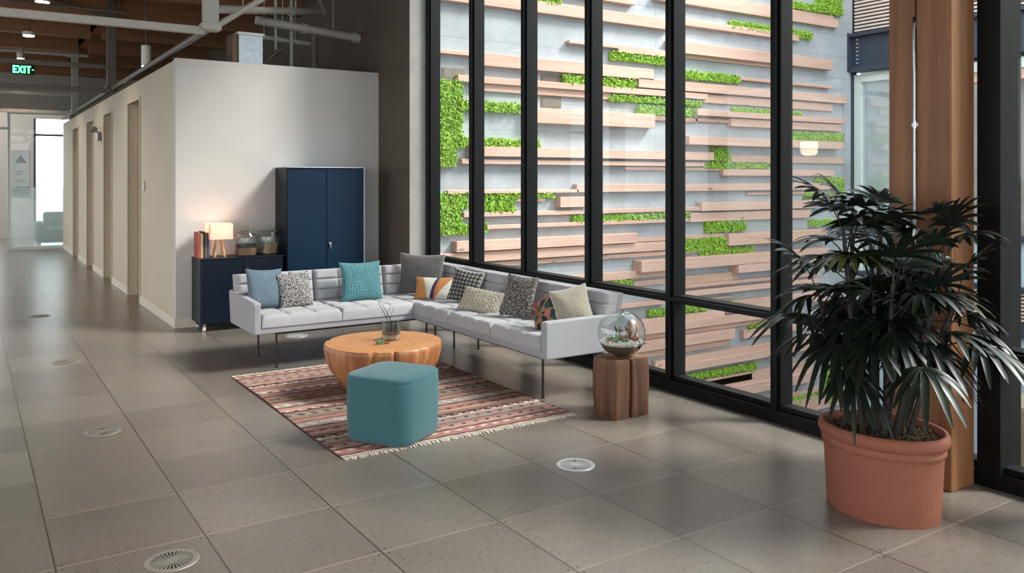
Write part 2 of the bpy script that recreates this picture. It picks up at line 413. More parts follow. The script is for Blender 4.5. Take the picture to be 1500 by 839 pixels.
# ---- black steel window wall (structure) ------------------------------------------------
ww = struct('window_1', MB().box(4.57, 4.74, -1.5, 8.84, 0.0, .085).box(4.60, 4.70, -1.5, 8.84, .085, .12), M['black'], bevel=.004)
mul = [8.81, 7.80, 6.79, 5.78, 4.765, 3.75, 2.74, 1.72, .70, -.32, -1.34]
for y in mul:
    (MB().box(4.60, 4.72, y-.045, y+.045, .12, 5.6).box(4.57, 4.60, y-.022, y+.022, .085, 5.6).box(4.72, 4.74, y-.03, y+.03, .085, 5.6)
     .build('mullion', M['black'], ww, bevel=.004))
for a, b in zip(mul[1:], mul[:-1]):
    MB().box(4.60, 4.72, a+.045, b-.045, .685, .745).box(4.57, 4.60, a+.022, b-.022, .70, .73).build('transom', M['black'], ww, bevel=.003)
    MB().box(4.655, 4.665, a+.04, b-.04, .11, .69).build('glass_pane', M['glass'], ww)
    MB().box(4.655, 4.665, a+.04, b-.04, .74, 5.6).build('glass_pane', M['glass'], ww)
MB().box(4.56, 4.78, 2.262, 2.385, 0, 5.6).build('steel_jamb', M['black'], ww, bevel=.004)

# ---- timber column and conduit -------------------------------------------------------------
co = thing('timber_column', 'square orange-brown timber column standing behind the potted palm', 'column', (4.3, 2.6, 0))
MB().box(4.33, 4.555, 2.395, 2.59, 0, 5.6).build('post', M['glulam'], co, bevel=.006)
MB().box(4.345, 4.555, 2.605, 2.76, 0, 5.6).build('post', M['glulam'], co, bevel=.006)
cd = thing('electrical_conduit', 'thin silver conduit running down the front of the timber column', 'pipe', (4.315, 2.585, .3))
MB().tube([(4.338, 2.60, 2.50), (4.325, 2.60, 2.46), (4.318, 2.596, 2.36), (4.318, 2.592, 2.2), (4.318, 2.59, .02)], .007, 8).build('pipe', M['galv'], cd, smooth=True)
MB().box(4.322, 4.332, 2.575, 2.61, 1.93, 1.95).cyl((4.318, 2.59, 1.92), (4.318, 2.59, 1.96), .010).build('strap', M['galv'], cd)
MB().cyl((4.338, 2.60, 2.5), (4.338, 2.60, 2.53), .014, n=6).build('fitting', M['hole'], cd)

# ================================================================== COURTYARD
BOARDS = [(4.927, 8.756, 3.856, 4.016, 0.09), (8.756, 11.715, 3.957, 4.062, 0.09), (9.051, 12.765, 4.279, 4.428, 0.09), (9.37, 12.694, 4.442, 4.492, 0.045), (6.489, 8.072, 4.147, 4.201, 0.09), (8.456, 9.051, 4.275, 4.341, 0.09), (6.878, 7.751, 3.496, 3.536, 0.09), (8.718, 12.557, 3.528, 3.704, 0.13), (8.703, 11.267, 3.473, 3.545, 0.045), (7.751, 8.742, 3.448, 3.544, 0.09), (5.407, 8.429, 3.088, 3.248, 0.09), (4.823, 5.407, 3.195, 3.242, 0.09), (5.14, 9.544, 2.864, 2.949, 0.09), (5.354, 7.651, 2.769, 2.892, 0.045), (8.137, 13.017, 2.971, 3.109, 0.09), (10.278, 12.575, 3.214, 3.264, 0.09), (9.502, 12.675, 2.821, 2.949, 0.045), (9.283, 12.94, 2.612, 2.7, 0.13), (6.196, 8.418, 2.385, 2.586, 0.13), (8.43, 9.37, 2.508, 2.575, 0.045), (9.326, 10.109, 2.523, 2.577, 0.045), (10.059, 12.861, 2.477, 2.599, 0.09), (9.039, 12.782, 2.161, 2.287, 0.2), (10.109, 12.984, 1.913, 2.025, 0.045), (5.304, 9.636, 1.933, 2.056, 0.13), (5.198, 9.47, 1.835, 1.897, 0.09), (7.93, 9.909, 1.775, 1.821, 0.045), (9.89, 12.651, 1.696, 1.801, 0.09), (7.007, 12.575, 1.462, 1.574, 0.09), (4.994, 7.042, 1.459, 1.503, 0.09), (10.489, 12.392, 1.39, 1.429, 0.045), (6.049, 6.499, 1.347, 1.397, 0.045), (6.698, 7.225, 1.263, 1.403, 0.13), (5.228, 9.397, 1.163, 1.22, 0.09), (9.37, 12.277, 1.155, 1.287, 0.13), (5.569, 9.151, 1.003, 1.055, 0.09), (9.165, 12.019, 0.992, 1.131, 0.09), (8.8, 10.032, 0.733, 0.796, 0.045), (9.969, 12.388, 0.603, 0.791, 0.13), (5.098, 8.075, 0.734, 0.87, 0.13), (8.151, 8.8, 0.731, 0.792, 0.045), (4.842, 8.729, 0.594, 0.721, 0.09), (5.354, 9.443, 0.514, 0.576, 0.045), (8.09, 12.366, 0.305, 0.469, 0.2), (6.831, 8.756, 0.213, 0.324, 0.09), (10.107, 12.09, 0.173, 0.299, 0.2), (8.842, 10.266, 0.052, 0.181, 0.045), (8.086, 8.703, 0.088, 0.168, 0.045), (8.798, 12.239, -0.004, 0.05, 0.09), (8.926, 12.185, -0.124, -0.044, 0.13), (9.196, 10.125, -0.226, -0.194, 0.045), (9.967, 12.518, -0.449, -0.272, 0.09), (7.185, 8.66, -0.202, -0.137, 0.09), (7.994, 9.921, -0.493, -0.391, 0.09), (7.959, 11.128, -0.611, -0.489, 0.13), (8.034, 11.233, -0.699, -0.637, 0.045), (7.959, 10.108, -0.855, -0.702, 0.13), (10.357, 11.965, -0.892, -0.765, 0.09), (8.034, 10.094, -0.97, -0.883, 0.045), (8.456, 12.239, -1.131, -1.025, 0.09), (8.418, 12.093, -1.24, -1.124, 0.13), (9.008, 10.549, -1.568, -1.462, 0.09), (9.368, 12.056, -1.624, -1.438, 0.09), (9.326, 12.002, -1.784, -1.616, 0.13), (11.233, 12.299, -2.01, -1.93, 0.045), (10.517, 12.997, -2.308, -2.059, 0.09)]
MOSS = [(6.111, 6.769, 4.0, 4.088), (10.086, 12.105, 4.029, 4.136), (11.639, 12.252, 4.509, 4.613), (12.234, 12.914, 4.514, 4.822), (7.634, 9.061, 3.334, 3.44), (6.804, 8.081, 2.95, 3.061), (8.877, 10.289, 3.161, 3.277), (7.609, 9.451, 2.755, 2.825), (8.146, 9.291, 2.593, 2.704), (10.132, 11.817, 2.711, 2.767), (11.156, 12.934, 2.303, 2.425), (9.689, 10.055, 1.923, 2.125), (9.481, 11.021, 1.819, 1.889), (12.215, 12.589, 1.587, 1.67), (12.589, 12.953, 1.157, 1.67), (11.906, 12.589, 1.305, 1.399), (12.033, 12.818, 0.847, 0.941), (4.847, 5.214, 2.027, 2.866), (4.847, 5.126, 1.799, 2.027), (5.155, 6.297, 2.512, 2.626), (5.165, 6.407, 2.059, 2.165), (4.847, 5.303, 1.273, 1.46), (4.847, 5.194, 1.07, 1.273), (4.847, 5.575, 0.952, 1.068), (5.433, 6.632, 1.396, 1.451), (5.504, 6.004, 1.224, 1.382), (6.967, 9.175, 1.057, 1.133), (9.54, 10.432, 0.823, 0.978), (8.919, 10.008, 0.538, 0.726), (9.422, 10.593, 0.459, 0.556), (7.659, 8.042, 0.127, 0.196), (8.358, 9.54, -0.371, -0.279), (9.993, 10.164, -0.349, -0.274), (10.528, 10.938, -0.751, -0.696), (8.877, 10.674, -1.414, -1.318), (11.569, 12.532, -2.121, -2.016), (12.475, 12.953, -2.24, -1.667)]
PLATES = [(6.468, 6.798, 2.958, 3.051), (6.468, 6.798, 2.607, 2.755), (4.961, 5.284, 2.888, 3.033)]

YW = 9.15
cw = thing('courtyard_feature_wall', 'tall outdoor concrete wall carrying staggered timber boards and green moss beds', 'wall', (4.7, YW, -4))
MB().box(4.62, 13.3, YW, YW+.25, -4, 6.8).build('concrete_backing', M['conc_out'], cw)
for (x0, x1, z0, z1, d) in BOARDS:
    MB().box(x0, x1, YW-d, YW, z0, z1).build('board', M['plank'], cw, bevel=.004, seg=1)
for (x0, x1, z0, z1) in PLATES:
    MB().box(x0, x1, YW-.012, YW, z0, z1).box(x0+.02, x1-.02, YW-.016, YW-.012, z0+.02, z1-.02).build('embed_plate', M['plasticg'], cw)
def ico():
    t = (1+5**.5)/2; vs = [Vector(v).normalized() for v in ((-1,t,0),(1,t,0),(-1,-t,0),(1,-t,0),(0,-1,t),(0,1,t),(0,-1,-t),(0,1,-t),(t,0,-1),(t,0,1),(-t,0,-1),(-t,0,1))]
    fs = [(0,11,5),(0,5,1),(0,1,7),(0,7,10),(0,10,11),(1,5,9),(5,11,4),(11,10,2),(10,7,6),(7,1,8),(3,9,4),(3,4,2),(3,2,6),(3,6,8),(3,8,9),(4,9,5),(2,4,11),(6,2,10),(8,6,7),(9,8,1)]
    return vs, fs
IV, IF = ico()
rm = random.Random(3)
def blob(mb, p, r, sc=(1,1,1), q=None):
    q = q or Euler((rm.random()*6, rm.random()*6, rm.random()*6)).to_matrix()
    mb.add([Vector(p)+q @ Vector((v.x*r*sc[0], v.y*r*sc[1], v.z*r*sc[2])) for v in IV], IF)
for (x0, x1, z0, z1) in MOSS:
    mb = MB().box(x0, x1, YW-.05, YW, z0, z1)
    n = int((x1-x0)*(z1-z0)*2600)+14
    for k in range(n):
        x = rm.uniform(x0-.01, x1+.01); z = rm.uniform(z0-.01, z1+.015)
        r = rm.uniform(.010, .023)
        blob(mb, (x, YW-.05-rm.uniform(0, .05), z), r, (1, .45, .8))
    mb.build('moss_bed', M['moss'], cw)
struct('ground', MB().box(4.7, 40, -25, 40, -4.2, -4), M['court'])
# own building facade below and above the floor so the courtyard is closed
struct('wall_facade', MB().box(4.60, 4.80, -8, YW, -4, -.02).box(4.60, 4.80, -8, YW, 5.6, 6.2), M['conc'])

# ---- opposite building -----------------------------------------------------------------
FX = 13.3
ob = thing('opposite_building', 'office block across the courtyard with louvers, slate-blue steel beam and windows', 'building', (FX, 4, -4))
MB().box(FX+.6, FX+.8, -8, 9.4, -4, 7.2).box(FX, FX+.8, -8, 9.4, 7.0, 7.2).build('inner_wall', M['greywall'], ob)
lv = MB()
for k in range(42): lv.box(FX-.02, FX+.05, -8, 9.10, 4.27+k*.062, 4.27+k*.062+.032)
lv.build('louver_screen', M['louver'], ob)
MB().box(FX+.05, FX+.09, -8, 9.4, 4.25, 7.0).build('louver_backing', M['louverback'], ob)
MB().box(FX-.02, FX+.10, -8, 9.13, 3.62, 4.17).box(FX-.12, FX+.12, -8, 9.13, 4.17, 4.23).box(FX-.12, FX+.12, -8, 9.13, 3.54, 3.62).build('steel_beam', M['steelblue'], ob, bevel=.006)
MB().box(FX-.16, FX+.1, 9.13, 9.30, 3.56, 4.24).build('beam_end_plate', M['steelblue'], ob)
for k in range(7): MB().cyl((FX-.05, 9.03, 3.70+k*.07), (FX-.02, 9.03, 3.70+k*.07), .014, n=6).build('bolt', M['alum'], ob)
MB().box(FX-.05, FX+.1, 9.13, 9.24, -4, 3.56).build('corner_post', M['steelblue'], ob)
fr = MB().box(FX, FX+.12, 8.98, 9.12, -.9, 3.5).box(FX, FX+.12, 7.05, 8.98, 3.36, 3.5).box(FX, FX+.12, 7.05, 8.98, -.9, -.8).box(FX, FX+.12, 7.0, 7.08, -.9, 3.5)
fr.build('window_frame', M['winframe'], ob, bevel=.004)
t = NT('reflective_window'); t.base(lin(176, 188, 192)); t.set(Roughness=.04, Specular_IOR_Level=1.0, Coat_Weight=1.0, Metallic=.35); M['mirrorpane'] = t.m
MB().box(FX+.06, FX+.08, 7.08, 8.98, -.8, 3.36).build('glass_pane', M['mirrorpane'], ob)
MB().box(FX-.05, FX+.4, -8, 7.0, 3.32, 3.48).build('fascia_band', M['winframe'], ob)
MB().box(FX-.02, FX+.4, -8, 7.0, 3.16, 3.32).build('timber_band', M['plank'], ob)
MB().box(FX, FX+.3, 6.36, 7.0, .78, 3.16).build('concrete_pier', M['conc'], ob)
MB().box(FX+.25, FX+.3, -8, 6.36, .78, 2.6).build('beige_wall', M['beige'], ob)
MB().box(FX-.06, FX+.3, -8, 9.13, .68, .78).box(FX-.06, FX+.3, -8, 9.13, -.06, .02).box(FX-.06, FX+.3, -8, 9.13, -.75, -.52).build('dark_rail', M['steelblue'], ob)
MB().box(FX, FX+.2, -8, 7.0, .02, .68).build('blue_panel', M['bluepanel'], ob)
lv = MB()
for k in range(8): lv.box(FX-.02, FX+.05, -8, 7.0, -.50+k*.056, -.50+k*.056+.03)
lv.build('louver_screen', M['louver'], ob)
MB().box(FX+.05, FX+.09, -8, 7.0, -.52, -.06).build('louver_backing', M['louverback'], ob)
MB().box(FX, FX+.2, -8, 9.13, -4, -.75).build('lower_blue_panel', M['bluepanel'], ob)
# beige terrace parapet with a perforated white screen in the court
tp = thing('terrace_parapet', 'beige terrace floor edge with white perforated metal screen seen low through the right window', 'railing', (9, 2, -4))
MB().box(8.9, 13.2, -6, 4.5, -4, -.66).build('terrace_slab', M['beige'], tp)
def perf_panel(x, y0, y1, z0, z1, st=.075):
    mb = MB(); ny = int((y1-y0)/st); nz = int((z1-z0)/st)
    for i in range(ny):
        for j in range(nz):
            ya = y0+i*st; za = z0+j*st; cy = ya+st/2; cz = za+st/2; r = st*.32; o = len(mb.v); vs = []
            for k in range(8):
                a = PI/8+k*PI/4; q = st/2/max(abs(math.cos(a)), abs(math.sin(a))); vs.append((x, cy+q*math.cos(a), cz+q*math.sin(a)))
            for k in range(8):
                a = PI/8+k*PI/4; vs.append((x, cy+r*math.cos(a), cz+r*math.sin(a)))
            mb.add(vs, [(k, (k+1) % 8, 8+(k+1) % 8, 8+k) for k in range(8)])
    o = mb.build('perforated_screen', M['perf'], tp); s = o.modifiers.new('sol', 'SOLIDIFY'); s.thickness = .006
perf_panel(8.88, 4.34, 4.49, -2.6, -.80, .05)
perf_panel(8.88, 3.95, 4.15, -2.6, -.80, .05)
# ================================================================== CEILING SERVICES
def truss(y, zt, m, label):
    t = thing('roof_truss', label, 'truss', (1.93, y, 3.03), group='painted roof trusses')
    MB().box(1.85, 1.98, y-.06, y+.06, 3.10, zt).box(1.83, 2.0, y-.08, y+.08, 3.03, 3.10).build('post', m, t, bevel=.008)
    MB().box(-6.5, 1.86, y-.03, y+.03, 2.99, 3.06).build('bottom_chord', m, t, bevel=.006)
    MB().box(-6.5, 1.86, y-.035, y+.035, 3.37, 3.43).build('upper_rail', m, t, bevel=.006)
    MB().tube([(1.97, y, 3.08), (3.5, y, 4.17)], .03, 10).build('brace', m, t, smooth=True)
    MB().tube([(1.88, y, 4.2), (.6, y, 4.45)], .03, 8).build('brace', m, t, smooth=True)
truss(8.06, 5.6, M['trusspaint'], 'light grey painted truss post with pipes and diagonal brace above the lounge, nearest of three')
truss(14.4, 4.5, M['trussdark'], 'brown-grey truss post hanging over the corridor wall, middle of the three')
truss(19.6, 4.5, M['trusspaint'], 'grey truss post at the far end of the corridor, furthest of the three')
t = thing('long_pipe', 'dark pipe running along the top edge of the corridor wall', 'pipe', (1.93, 10, 3.03))
MB().tube([(1.93, 8.14, 3.07), (1.93, 22.3, 3.07)], .035, 10).build('pipe', M['trussdark'], t, smooth=True)
# pipes above the lounge room
def pipe(label, pts, r, m, name='service_pipe', coup=None, hang=None):
    t = thing(name, label, 'pipe', pts[0])
    if hang:
        for f in (.25, .75):
            q = Vector(pts[0]).lerp(Vector(pts[-1]), f); MB().cyl(q, (q.x, q.y, hang), .006, n=6).build('hanger_rod', m, t)
    MB().tube(pts, r, 12).build('pipe', m, t, smooth=True)
    for c in coup or []:
        d = (Vector(pts[-1])-Vector(pts[0])).normalized(); c = Vector(c)
        MB().cyl(c-d*.04, c+d*.04, r*1.3, n=12).build('coupling', m, t, smooth=True)
pipe('thick grey capped pipe ending in mid air right of the metal duct', [(2.99, 10.3, 3.60), (4.32, 10.3, 3.50)], .055, M['trusspaint'], coup=[(3.60, 10.3, 3.554), (4.30, 10.3, 3.501)], hang=5.6)
pipe('upper grey pipe slanting across the dark ceiling to the concrete wall', [(2.2, 9.2, 3.46), (3.9, 10.6, 3.85)], .045, M['trusspaint'], coup=[(3.4, 10.19, 3.735)], hang=5.6)
pipe('lower thin grey pipe under the capped pipe', [(2.95, 10.5, 3.44), (3.75, 10.5, 3.40)], .035, M['trusspaint'], hang=5.6)
pipe('thin vertical conduit just right of the duct', [(3.261, 10.38, 3.25), (3.261, 10.38, 5.6)], .018, M['trusspaint'], name='vertical_conduit')
pipe('longer thin vertical conduit dropping into the white room', [(3.462, 10.38, 2.97), (3.462, 10.38, 5.6)], .022, M['trusspaint'], name='vertical_conduit')
pipe('short grey riser pipe below the capped pipe', [(3.729, 10.3, 2.97), (3.729, 10.3, 3.48)], .04, M['trussdark'])
pipe('fine dark cross pipe running over the corridor lamps', [(-6, 12.6, 3.95), (1.9, 12.6, 3.95)], .02, M['trussdark'], hang=4.5)
pipe('pale cross pipe high over the corridor in front of the beams', [(-6, 11.0, 3.88), (1.9, 11.0, 3.88)], .035, M['trusspaint'], hang=4.5)
pipe('thin pale cross pipe near the far corridor beams', [(-6, 17.2, 3.92), (1.9, 17.2, 3.92)], .03, M['trusspaint'], hang=4.5)
for i, (a, b) in enumerate((((3.02, 10.25, 2.975), (3.30, 10.25, 3.28)), ((3.9, 10.3, 2.98), (4.15, 10.3, 3.10)), ((3.5, 9.95, 4.2), (3.75, 9.95, 3.70)))):
    pipe(['short slanting flex pipe beside the metal duct', 'curled fitting pipe on top of the white room near the concrete wall', 'slanting brace pipe above the capped pipe'][i], [a, tuple((p+q)/2+(0, 0, .03)[k] for k, (p, q) in enumerate(zip(a, b))), b], .025, M['trussdark'])
du = thing('ventilation_duct', 'shiny square metal duct rising from the white room', 'duct', (2.83, 10.1, 2.97))
MB().box(2.70, 2.985, 10.0, 10.3, 2.97, 3.37).build('duct_body', M['galv'], du, bevel=.004)
MB().box(2.685, 3.0, 9.985, 10.315, 3.355, 3.385).build('duct_flange', M['alum'], du)
MB().box(2.63, 2.70, 10.02, 10.28, 2.97, 3.36).build('side_duct', M['copper'], du, bevel=.004)

def downlight(x, y, z, label, h=.30, r=.068):
    t = thing('ceiling_downlight', label, 'lamp', (x, y, z), group='cylinder downlights over the corridor')
    MB().cyl((x, y, z), (x, y, z+h), r, n=20).build('housing', M['plasticw'], t, smooth=True)
    MB().cyl((x, y, z-.012), (x, y, z+.002), r*.88, n=20).build('diffuser', M['lampglow'], t, smooth=True)
    MB().cyl((x, y, z+h), (x, y, 4.5), .012, n=8).build('stem', M['trussdark'], t)
    l = bpy.data.lights.new('downlight_beam', 'SPOT'); l.energy = 110; l.spot_size = R(110); l.spot_blend = .7; l.color = (1, .82, .62); l.shadow_soft_size = .08
    o = bpy.data.objects.new('downlight_beam', l); C.objects.link(o); o.location = (x, y, z-.03)
downlight(.865, 15.79, 4.0, 'small flat glowing downlight in the corridor ceiling, just above the cylinder one', h=.06, r=.09)
downlight(.854, 12.7, 4.0, 'bright flat round downlight at the top left, nearest of the corridor lamps', h=.06, r=.09)
downlight(.90, 18.9, 4.0, 'cylinder downlight hanging just above the green exit sign')
downlight(2.217, 13.17, 3.3, 'cylinder downlight right of the middle truss post, above the white room')
# exit sign
ex = thing('exit_sign', 'green lit EXIT sign hanging over the corridor', 'sign', (.848, 17, 3.50))
MB().box(.675, 1.02, 17.0, 17.03, 3.49, 3.66).build('sign_body', M['hole'], ex)
MB().cyl((.85, 17.015, 3.66), (.85, 17.015, 4.5), .008, n=6).build('stem', M['trussdark'], ex)
LET = {'E': [(0,0,.03,.13),(0,0,.07,.025),(0,.052,.06,.077),(0,.105,.07,.13)], 'I': [(.02,0,.05,.13)], 'T': [(0,.105,.075,.13),(.023,0,.052,.13)]}
for ch, x in (('E', .69), ('X', .765), ('I', .833), ('T', .893)):
    mb = MB()
    if ch == 'X':
        for q in (1, -1): mb.box(-.014, .014, 16.994, 16.999, -.072, .072, Matrix.Translation((x+.038, 0, 3.575)) @ Matrix.Rotation(q*R(28), 4, 'Y'))
    else:
        for (a, b, c, d) in LET[ch]: mb.box(x+a, x+c, 16.994, 16.999, 3.51+b, 3.51+d)
    mb.build('letter', M['exitgreen'], ex)
MB().box(.982, 1.008, 16.994, 16.999, 3.567, 3.583).build('arrow', M['exitgreen'], ex)
# wall fittings
sw = thing('wall_switch', 'small grey two-gang wall switch on the corridor wall end', 'switch', (1.93, 11.6, 1.5))
MB().box(1.925, 1.935, 11.56, 11.65, 1.49, 1.62).build('plate', M['plasticg'], sw, bevel=.003)
for z in (1.515, 1.565): MB().box(1.918, 1.926, 11.58, 11.63, z, z+.032).build('rocker', M['plasticw'], sw, bevel=.002)
el = thing('emergency_light', 'twin-headed emergency light high on the corridor wall between doors', 'lamp', (1.90, 15.8, 2.3))
MB().box(1.87, 1.935, 15.66, 15.92, 2.30, 2.44).build('battery_box', M['plasticg'], el, bevel=.01)
for y in (15.68, 15.9): MB().cyl((1.80, y, 2.50), (1.86, y, 2.47), .05, .04, n=14).build('lamp_head', M['plasticg'], el, smooth=True)
MB().cyl((1.86, 15.79, 2.47), (1.90, 15.79, 2.43), .015).build('bracket', M['plasticg'], el)
# wall scroll at the glass partition: poster with mountain mark
po = thing('poster', 'white sheet with a grey mountain drawing taped inside the far glass', 'poster', (1.05, 22.6, 1.2))
MB().box(.87, 1.27, 22.50, 22.505, 1.22, 2.32).build('sheet', M['paper'], po)
MB().add([(.95, 22.495, 2.02), (1.2, 22.495, 2.02), (1.13, 22.495, 2.12), (1.075, 22.495, 2.2), (1.02, 22.495, 2.12)], [(0,1,2,3,4)]).build('mountain_drawing', M['ink'], po)
rr = random.Random(5)
for z in (1.80, 1.74, 1.60, 1.55, 1.45, 1.38, 1.33):
    x = .95+rr.random()*.05
    while x < 1.2:
        w_ = rr.uniform(.015, .05); MB().box(x, x+w_, 22.492, 22.496, z+rr.uniform(-.01, .01), z+.012+rr.uniform(0, .012)).build('pen_stroke', M['ink'], po); x += w_+rr.uniform(.008, .03)
gs = thing('green_sofa', 'sage green sofa seen blurred behind the far glass partition', 'sofa', (1.95, 23.4, 0))
MB().box(1.45, 3.1, 23.0, 23.85, .10, .45).build('seat', M['sage'], gs, bevel=.06, seg=3)
MB().box(1.62, 3.1, 23.7, 24.0, .10, .82).build('backrest', M['sage'], gs, bevel=.06, seg=3)
MB().box(1.40, 1.62, 23.0, 23.95, .10, .60).build('armrest', M['sage'], gs, bevel=.06, seg=3)
for x, y in ((1.5, 23.1), (3.0, 23.1), (1.5, 23.85), (3.0, 23.85)): MB().cyl((x, y, 0), (x, y, .11), .02).build('leg', M['blackleg'], gs)

# ================================================================== FLOOR GRATES
def grate(m):
    t = thing('floor_grate', '', 'grate', (0, 0, .0))
    MB().lathe([(.088, .001), (.088, .0045), (.108, .0045), (.112, .001)], n=48, caps=False).build('ring', m, t, smooth=True, local=True)
    MB().cyl((0, 0, .0005), (0, 0, .0015), .09, n=40).build('dark_well', M['hole'], t, local=True)
    v = MB()
    for k in range(30):
        a = k*PI/15; h = PI/30*.95; q = []
        for z in (.001, .0042):
            for r, e in ((.024, -h*.75), (.090, -h*.42), (.090, h*.42), (.024, h*.75)): q.append((r*math.cos(a+e), r*math.sin(a+e), z))
        v.add(q, [(3,2,1,0),(4,5,6,7),(0,1,5,4),(1,2,6,5),(2,3,7,6),(3,0,4,7)])
    v.cyl((0, 0, .001), (0, 0, .0042), .026, n=20)
    v.build('vanes', m, t, local=True)
    return t
g0 = grate(M['alum']); g0.location = (2.937, 3.811, 0)
g0['label'] = 'bright silver round floor grate in front of the reclaimed wood block'
g1 = dup(g0, (2.906, 8.54, 0), label='round floor grate seen under the left half of the sofa')
g2 = grate(M['alumd']); g2.location = (.745, 3.808, 0); g2['label'] = 'grey round floor grate nearest the camera at the lower left'
dup(g2, (.746, 6.0, 0), label='grey round floor grate on the dark tile left of the rug')
dup(g2, (.757, 8.465, 0), label='small round floor grate in the shiny strip left of the navy cabinet')
dup(g2, (.742, 11.46, 0), label='faint distant round floor grate, furthest along the corridor')
for o in C.objects:
    if o.name.startswith('floor_grate'): o['group'] = 'round floor grates'

# ================================================================== SOFA
def puff(w, h, t, nx, ny, pf, Mx, seg=12, rnd=.02):
    """tufted slab: local x 0..w, z 0..h, bulging towards -y, back at y=0"""
    mb = MB(); NX, NZ = nx*seg, ny*seg; vs = []
    for j in range(NZ+1):
        for i in range(NX+1):
            u, v = i/NX, j/NZ; fu = (u*nx) % 1; fv = (v*ny) % 1
            if i == NX: fu = 0
            d = pf*((1-abs(2*fu-1)**6)*(1-abs(2*fv-1)**6))**.5
            e = min(u*w, (1-u)*w, v*h, (1-v)*h); ed = rnd*(1-min(1, e/rnd))**2 if rnd else 0
            vs.append(Mx @ Vector((u*w, -t-d+ed, v*h)))
    n = len(vs); fs = [(j*(NX+1)+i, j*(NX+1)+i+1, (j+1)*(NX+1)+i+1, (j+1)*(NX+1)+i) for j in range(NZ) for i in range(NX)]
    rim = [i for i in range(NX+1)]+[j*(NX+1)+NX for j in range(1, NZ+1)]+[NZ*(NX+1)+i for i in range(NX-1, -1, -1)]+[j*(NX+1) for j in range(NZ-1, 0, -1)]
    for k in rim:
        i, j = k % (NX+1), k//(NX+1); vs.append(Mx @ Vector((i/NX*w, 0, j/NZ*h)))
    m = len(rim)
    for k in range(m): fs.append((rim[k], n+k, n+(k+1) % m, rim[(k+1) % m]))
    fs.append(tuple(n+k for k in range(m)))
    return mb.add(vs, fs)
so = thing('corner_sofa', 'long light grey tufted L-shaped corner sofa on thin black legs beside the windows', 'sofa', (3.2, 6.4, 0))
S0, S1 = .318, .37
MB().box(2.10, 3.56, 7.12, 7.86, S0, S1).build('base_rail', M['sofaarm'], so, bevel=.008)
MB().box(3.56, 4.22, 4.98, 7.86, S0, S1).build('base_rail', M['sofaarm'], so, bevel=.008)
# seats (bulging up)
for i, x in enumerate((2.115, 2.84)):
    w_ = .72; Mx = Matrix.Translation((x, 7.11, S1+.002)) @ Matrix.Rotation(R(-90), 4, 'X')
    puff(w_, .62, .088, 3, 3, .020, Mx).build('seat_cushion', M['sofa'], so, smooth=True, angle=60)
for i, y in enumerate((5.04, 5.75, 6.46, 7.17)):
    d = .70 if i < 3 else .69
    Mx = Matrix.Translation((3.555, y, S1+.002)) @ Matrix.Rotation(R(-90), 4, 'X')
    puff(.60, d, .088, 3, 3, .020, Mx).build('seat_cushion', M['sofa'], so, smooth=True, angle=60)
# backs
lean = R(-12)
for i, x in enumerate((2.08, 2.81, 3.535)):
    w_ = .725 if i < 2 else .63
    Mx = Matrix.Translation((x, 7.80, S1)) @ Matrix.Rotation(lean, 4, 'X')
    puff(w_-.005, .39, .10, 3, 4, .026, Mx).build('back_cushion', M['sofa'], so, smooth=True, angle=60)
for i, y in enumerate((7.86, 7.13, 6.41, 5.69)):
    Mx = Matrix.Translation((4.18, y, S1)) @ Matrix.Rotation(R(-90), 4, 'Z') @ Matrix.Rotation(lean, 4, 'X')
    puff(.715, .39, .10, 3, 4, .026, Mx).build('back_cushion', M['sofa'], so, smooth=True, angle=60)
# back panels
def slab(mb, pts, axis, a, b):
    """extrude polygon pts (p, z) along axis from a to b; axis 'x' -> pts are (y,z), 'y' -> (x,z)"""
    n = len(pts); vs = [((a, p, z) if axis == 'x' else (p, a, z)) for p, z in pts]+[((b, p, z) if axis == 'x' else (p, b, z)) for p, z in pts]
    return mb.add(vs, [tuple(range(n)), tuple(reversed(range(n, 2*n)))]+[(k, n+k, n+(k+1) % n, (k+1) % n) for k in range(n)])
slab(MB(), [(7.80, S1), (7.84, S1), (7.925, .755), (7.88, .755)], 'x', 2.08, 4.24).build('back_panel', M['sofaarm'], so, bevel=.006)
slab(MB(), [(4.18, S1), (4.22, S1), (4.305, .755), (4.26, .755)], 'y', 4.97, 7.92).build('back_panel', M['sofaarm'], so, bevel=.006)
# arms
slab(MB(), [(7.10, S0), (7.86, S0), (7.915, .60), (7.90, .62), (7.12, .592), (7.10, .58)], 'x', 2.045, 2.105).build('armrest', M['sofaarm'], so, bevel=.012, seg=3)
slab(MB(), [(3.55, S0), (4.20, S0), (4.25, .60), (3.57, .595), (3.55, .58)], 'y', 4.955, 5.03).build('armrest', M['sofaarm'], so, bevel=.012, seg=3)
for (x, y) in ((2.27, 7.75), (2.27, 7.21), (3.76, 7.25), (3.83, 7.20), (4.0, 7.13), (4.15, 6.92), (3.63, 5.11), (4.12, 5.11)):
    MB().cyl((x, y, .008), (x, y, S0-.02), .010, n=10).cyl((x, y, 0), (x, y, .01), .016, n=10).build('leg', M['blackleg'], so, smooth=True)
MB().box(2.26, 3.72, 7.19, 7.22, S0-.025, S0).box(2.26, 3.72, 7.74, 7.77, S0-.025, S0).box(3.62, 3.65, 5.1, 7.2, S0-.025, S0).box(4.11, 4.14, 5.1, 7.7, S0-.025, S0).box(2.26, 2.29, 7.2, 7.76, S0-.025, S0).box(3.62, 4.14, 5.1, 5.12, S0-.025, S0).build('under_frame', M['blackleg'], so)

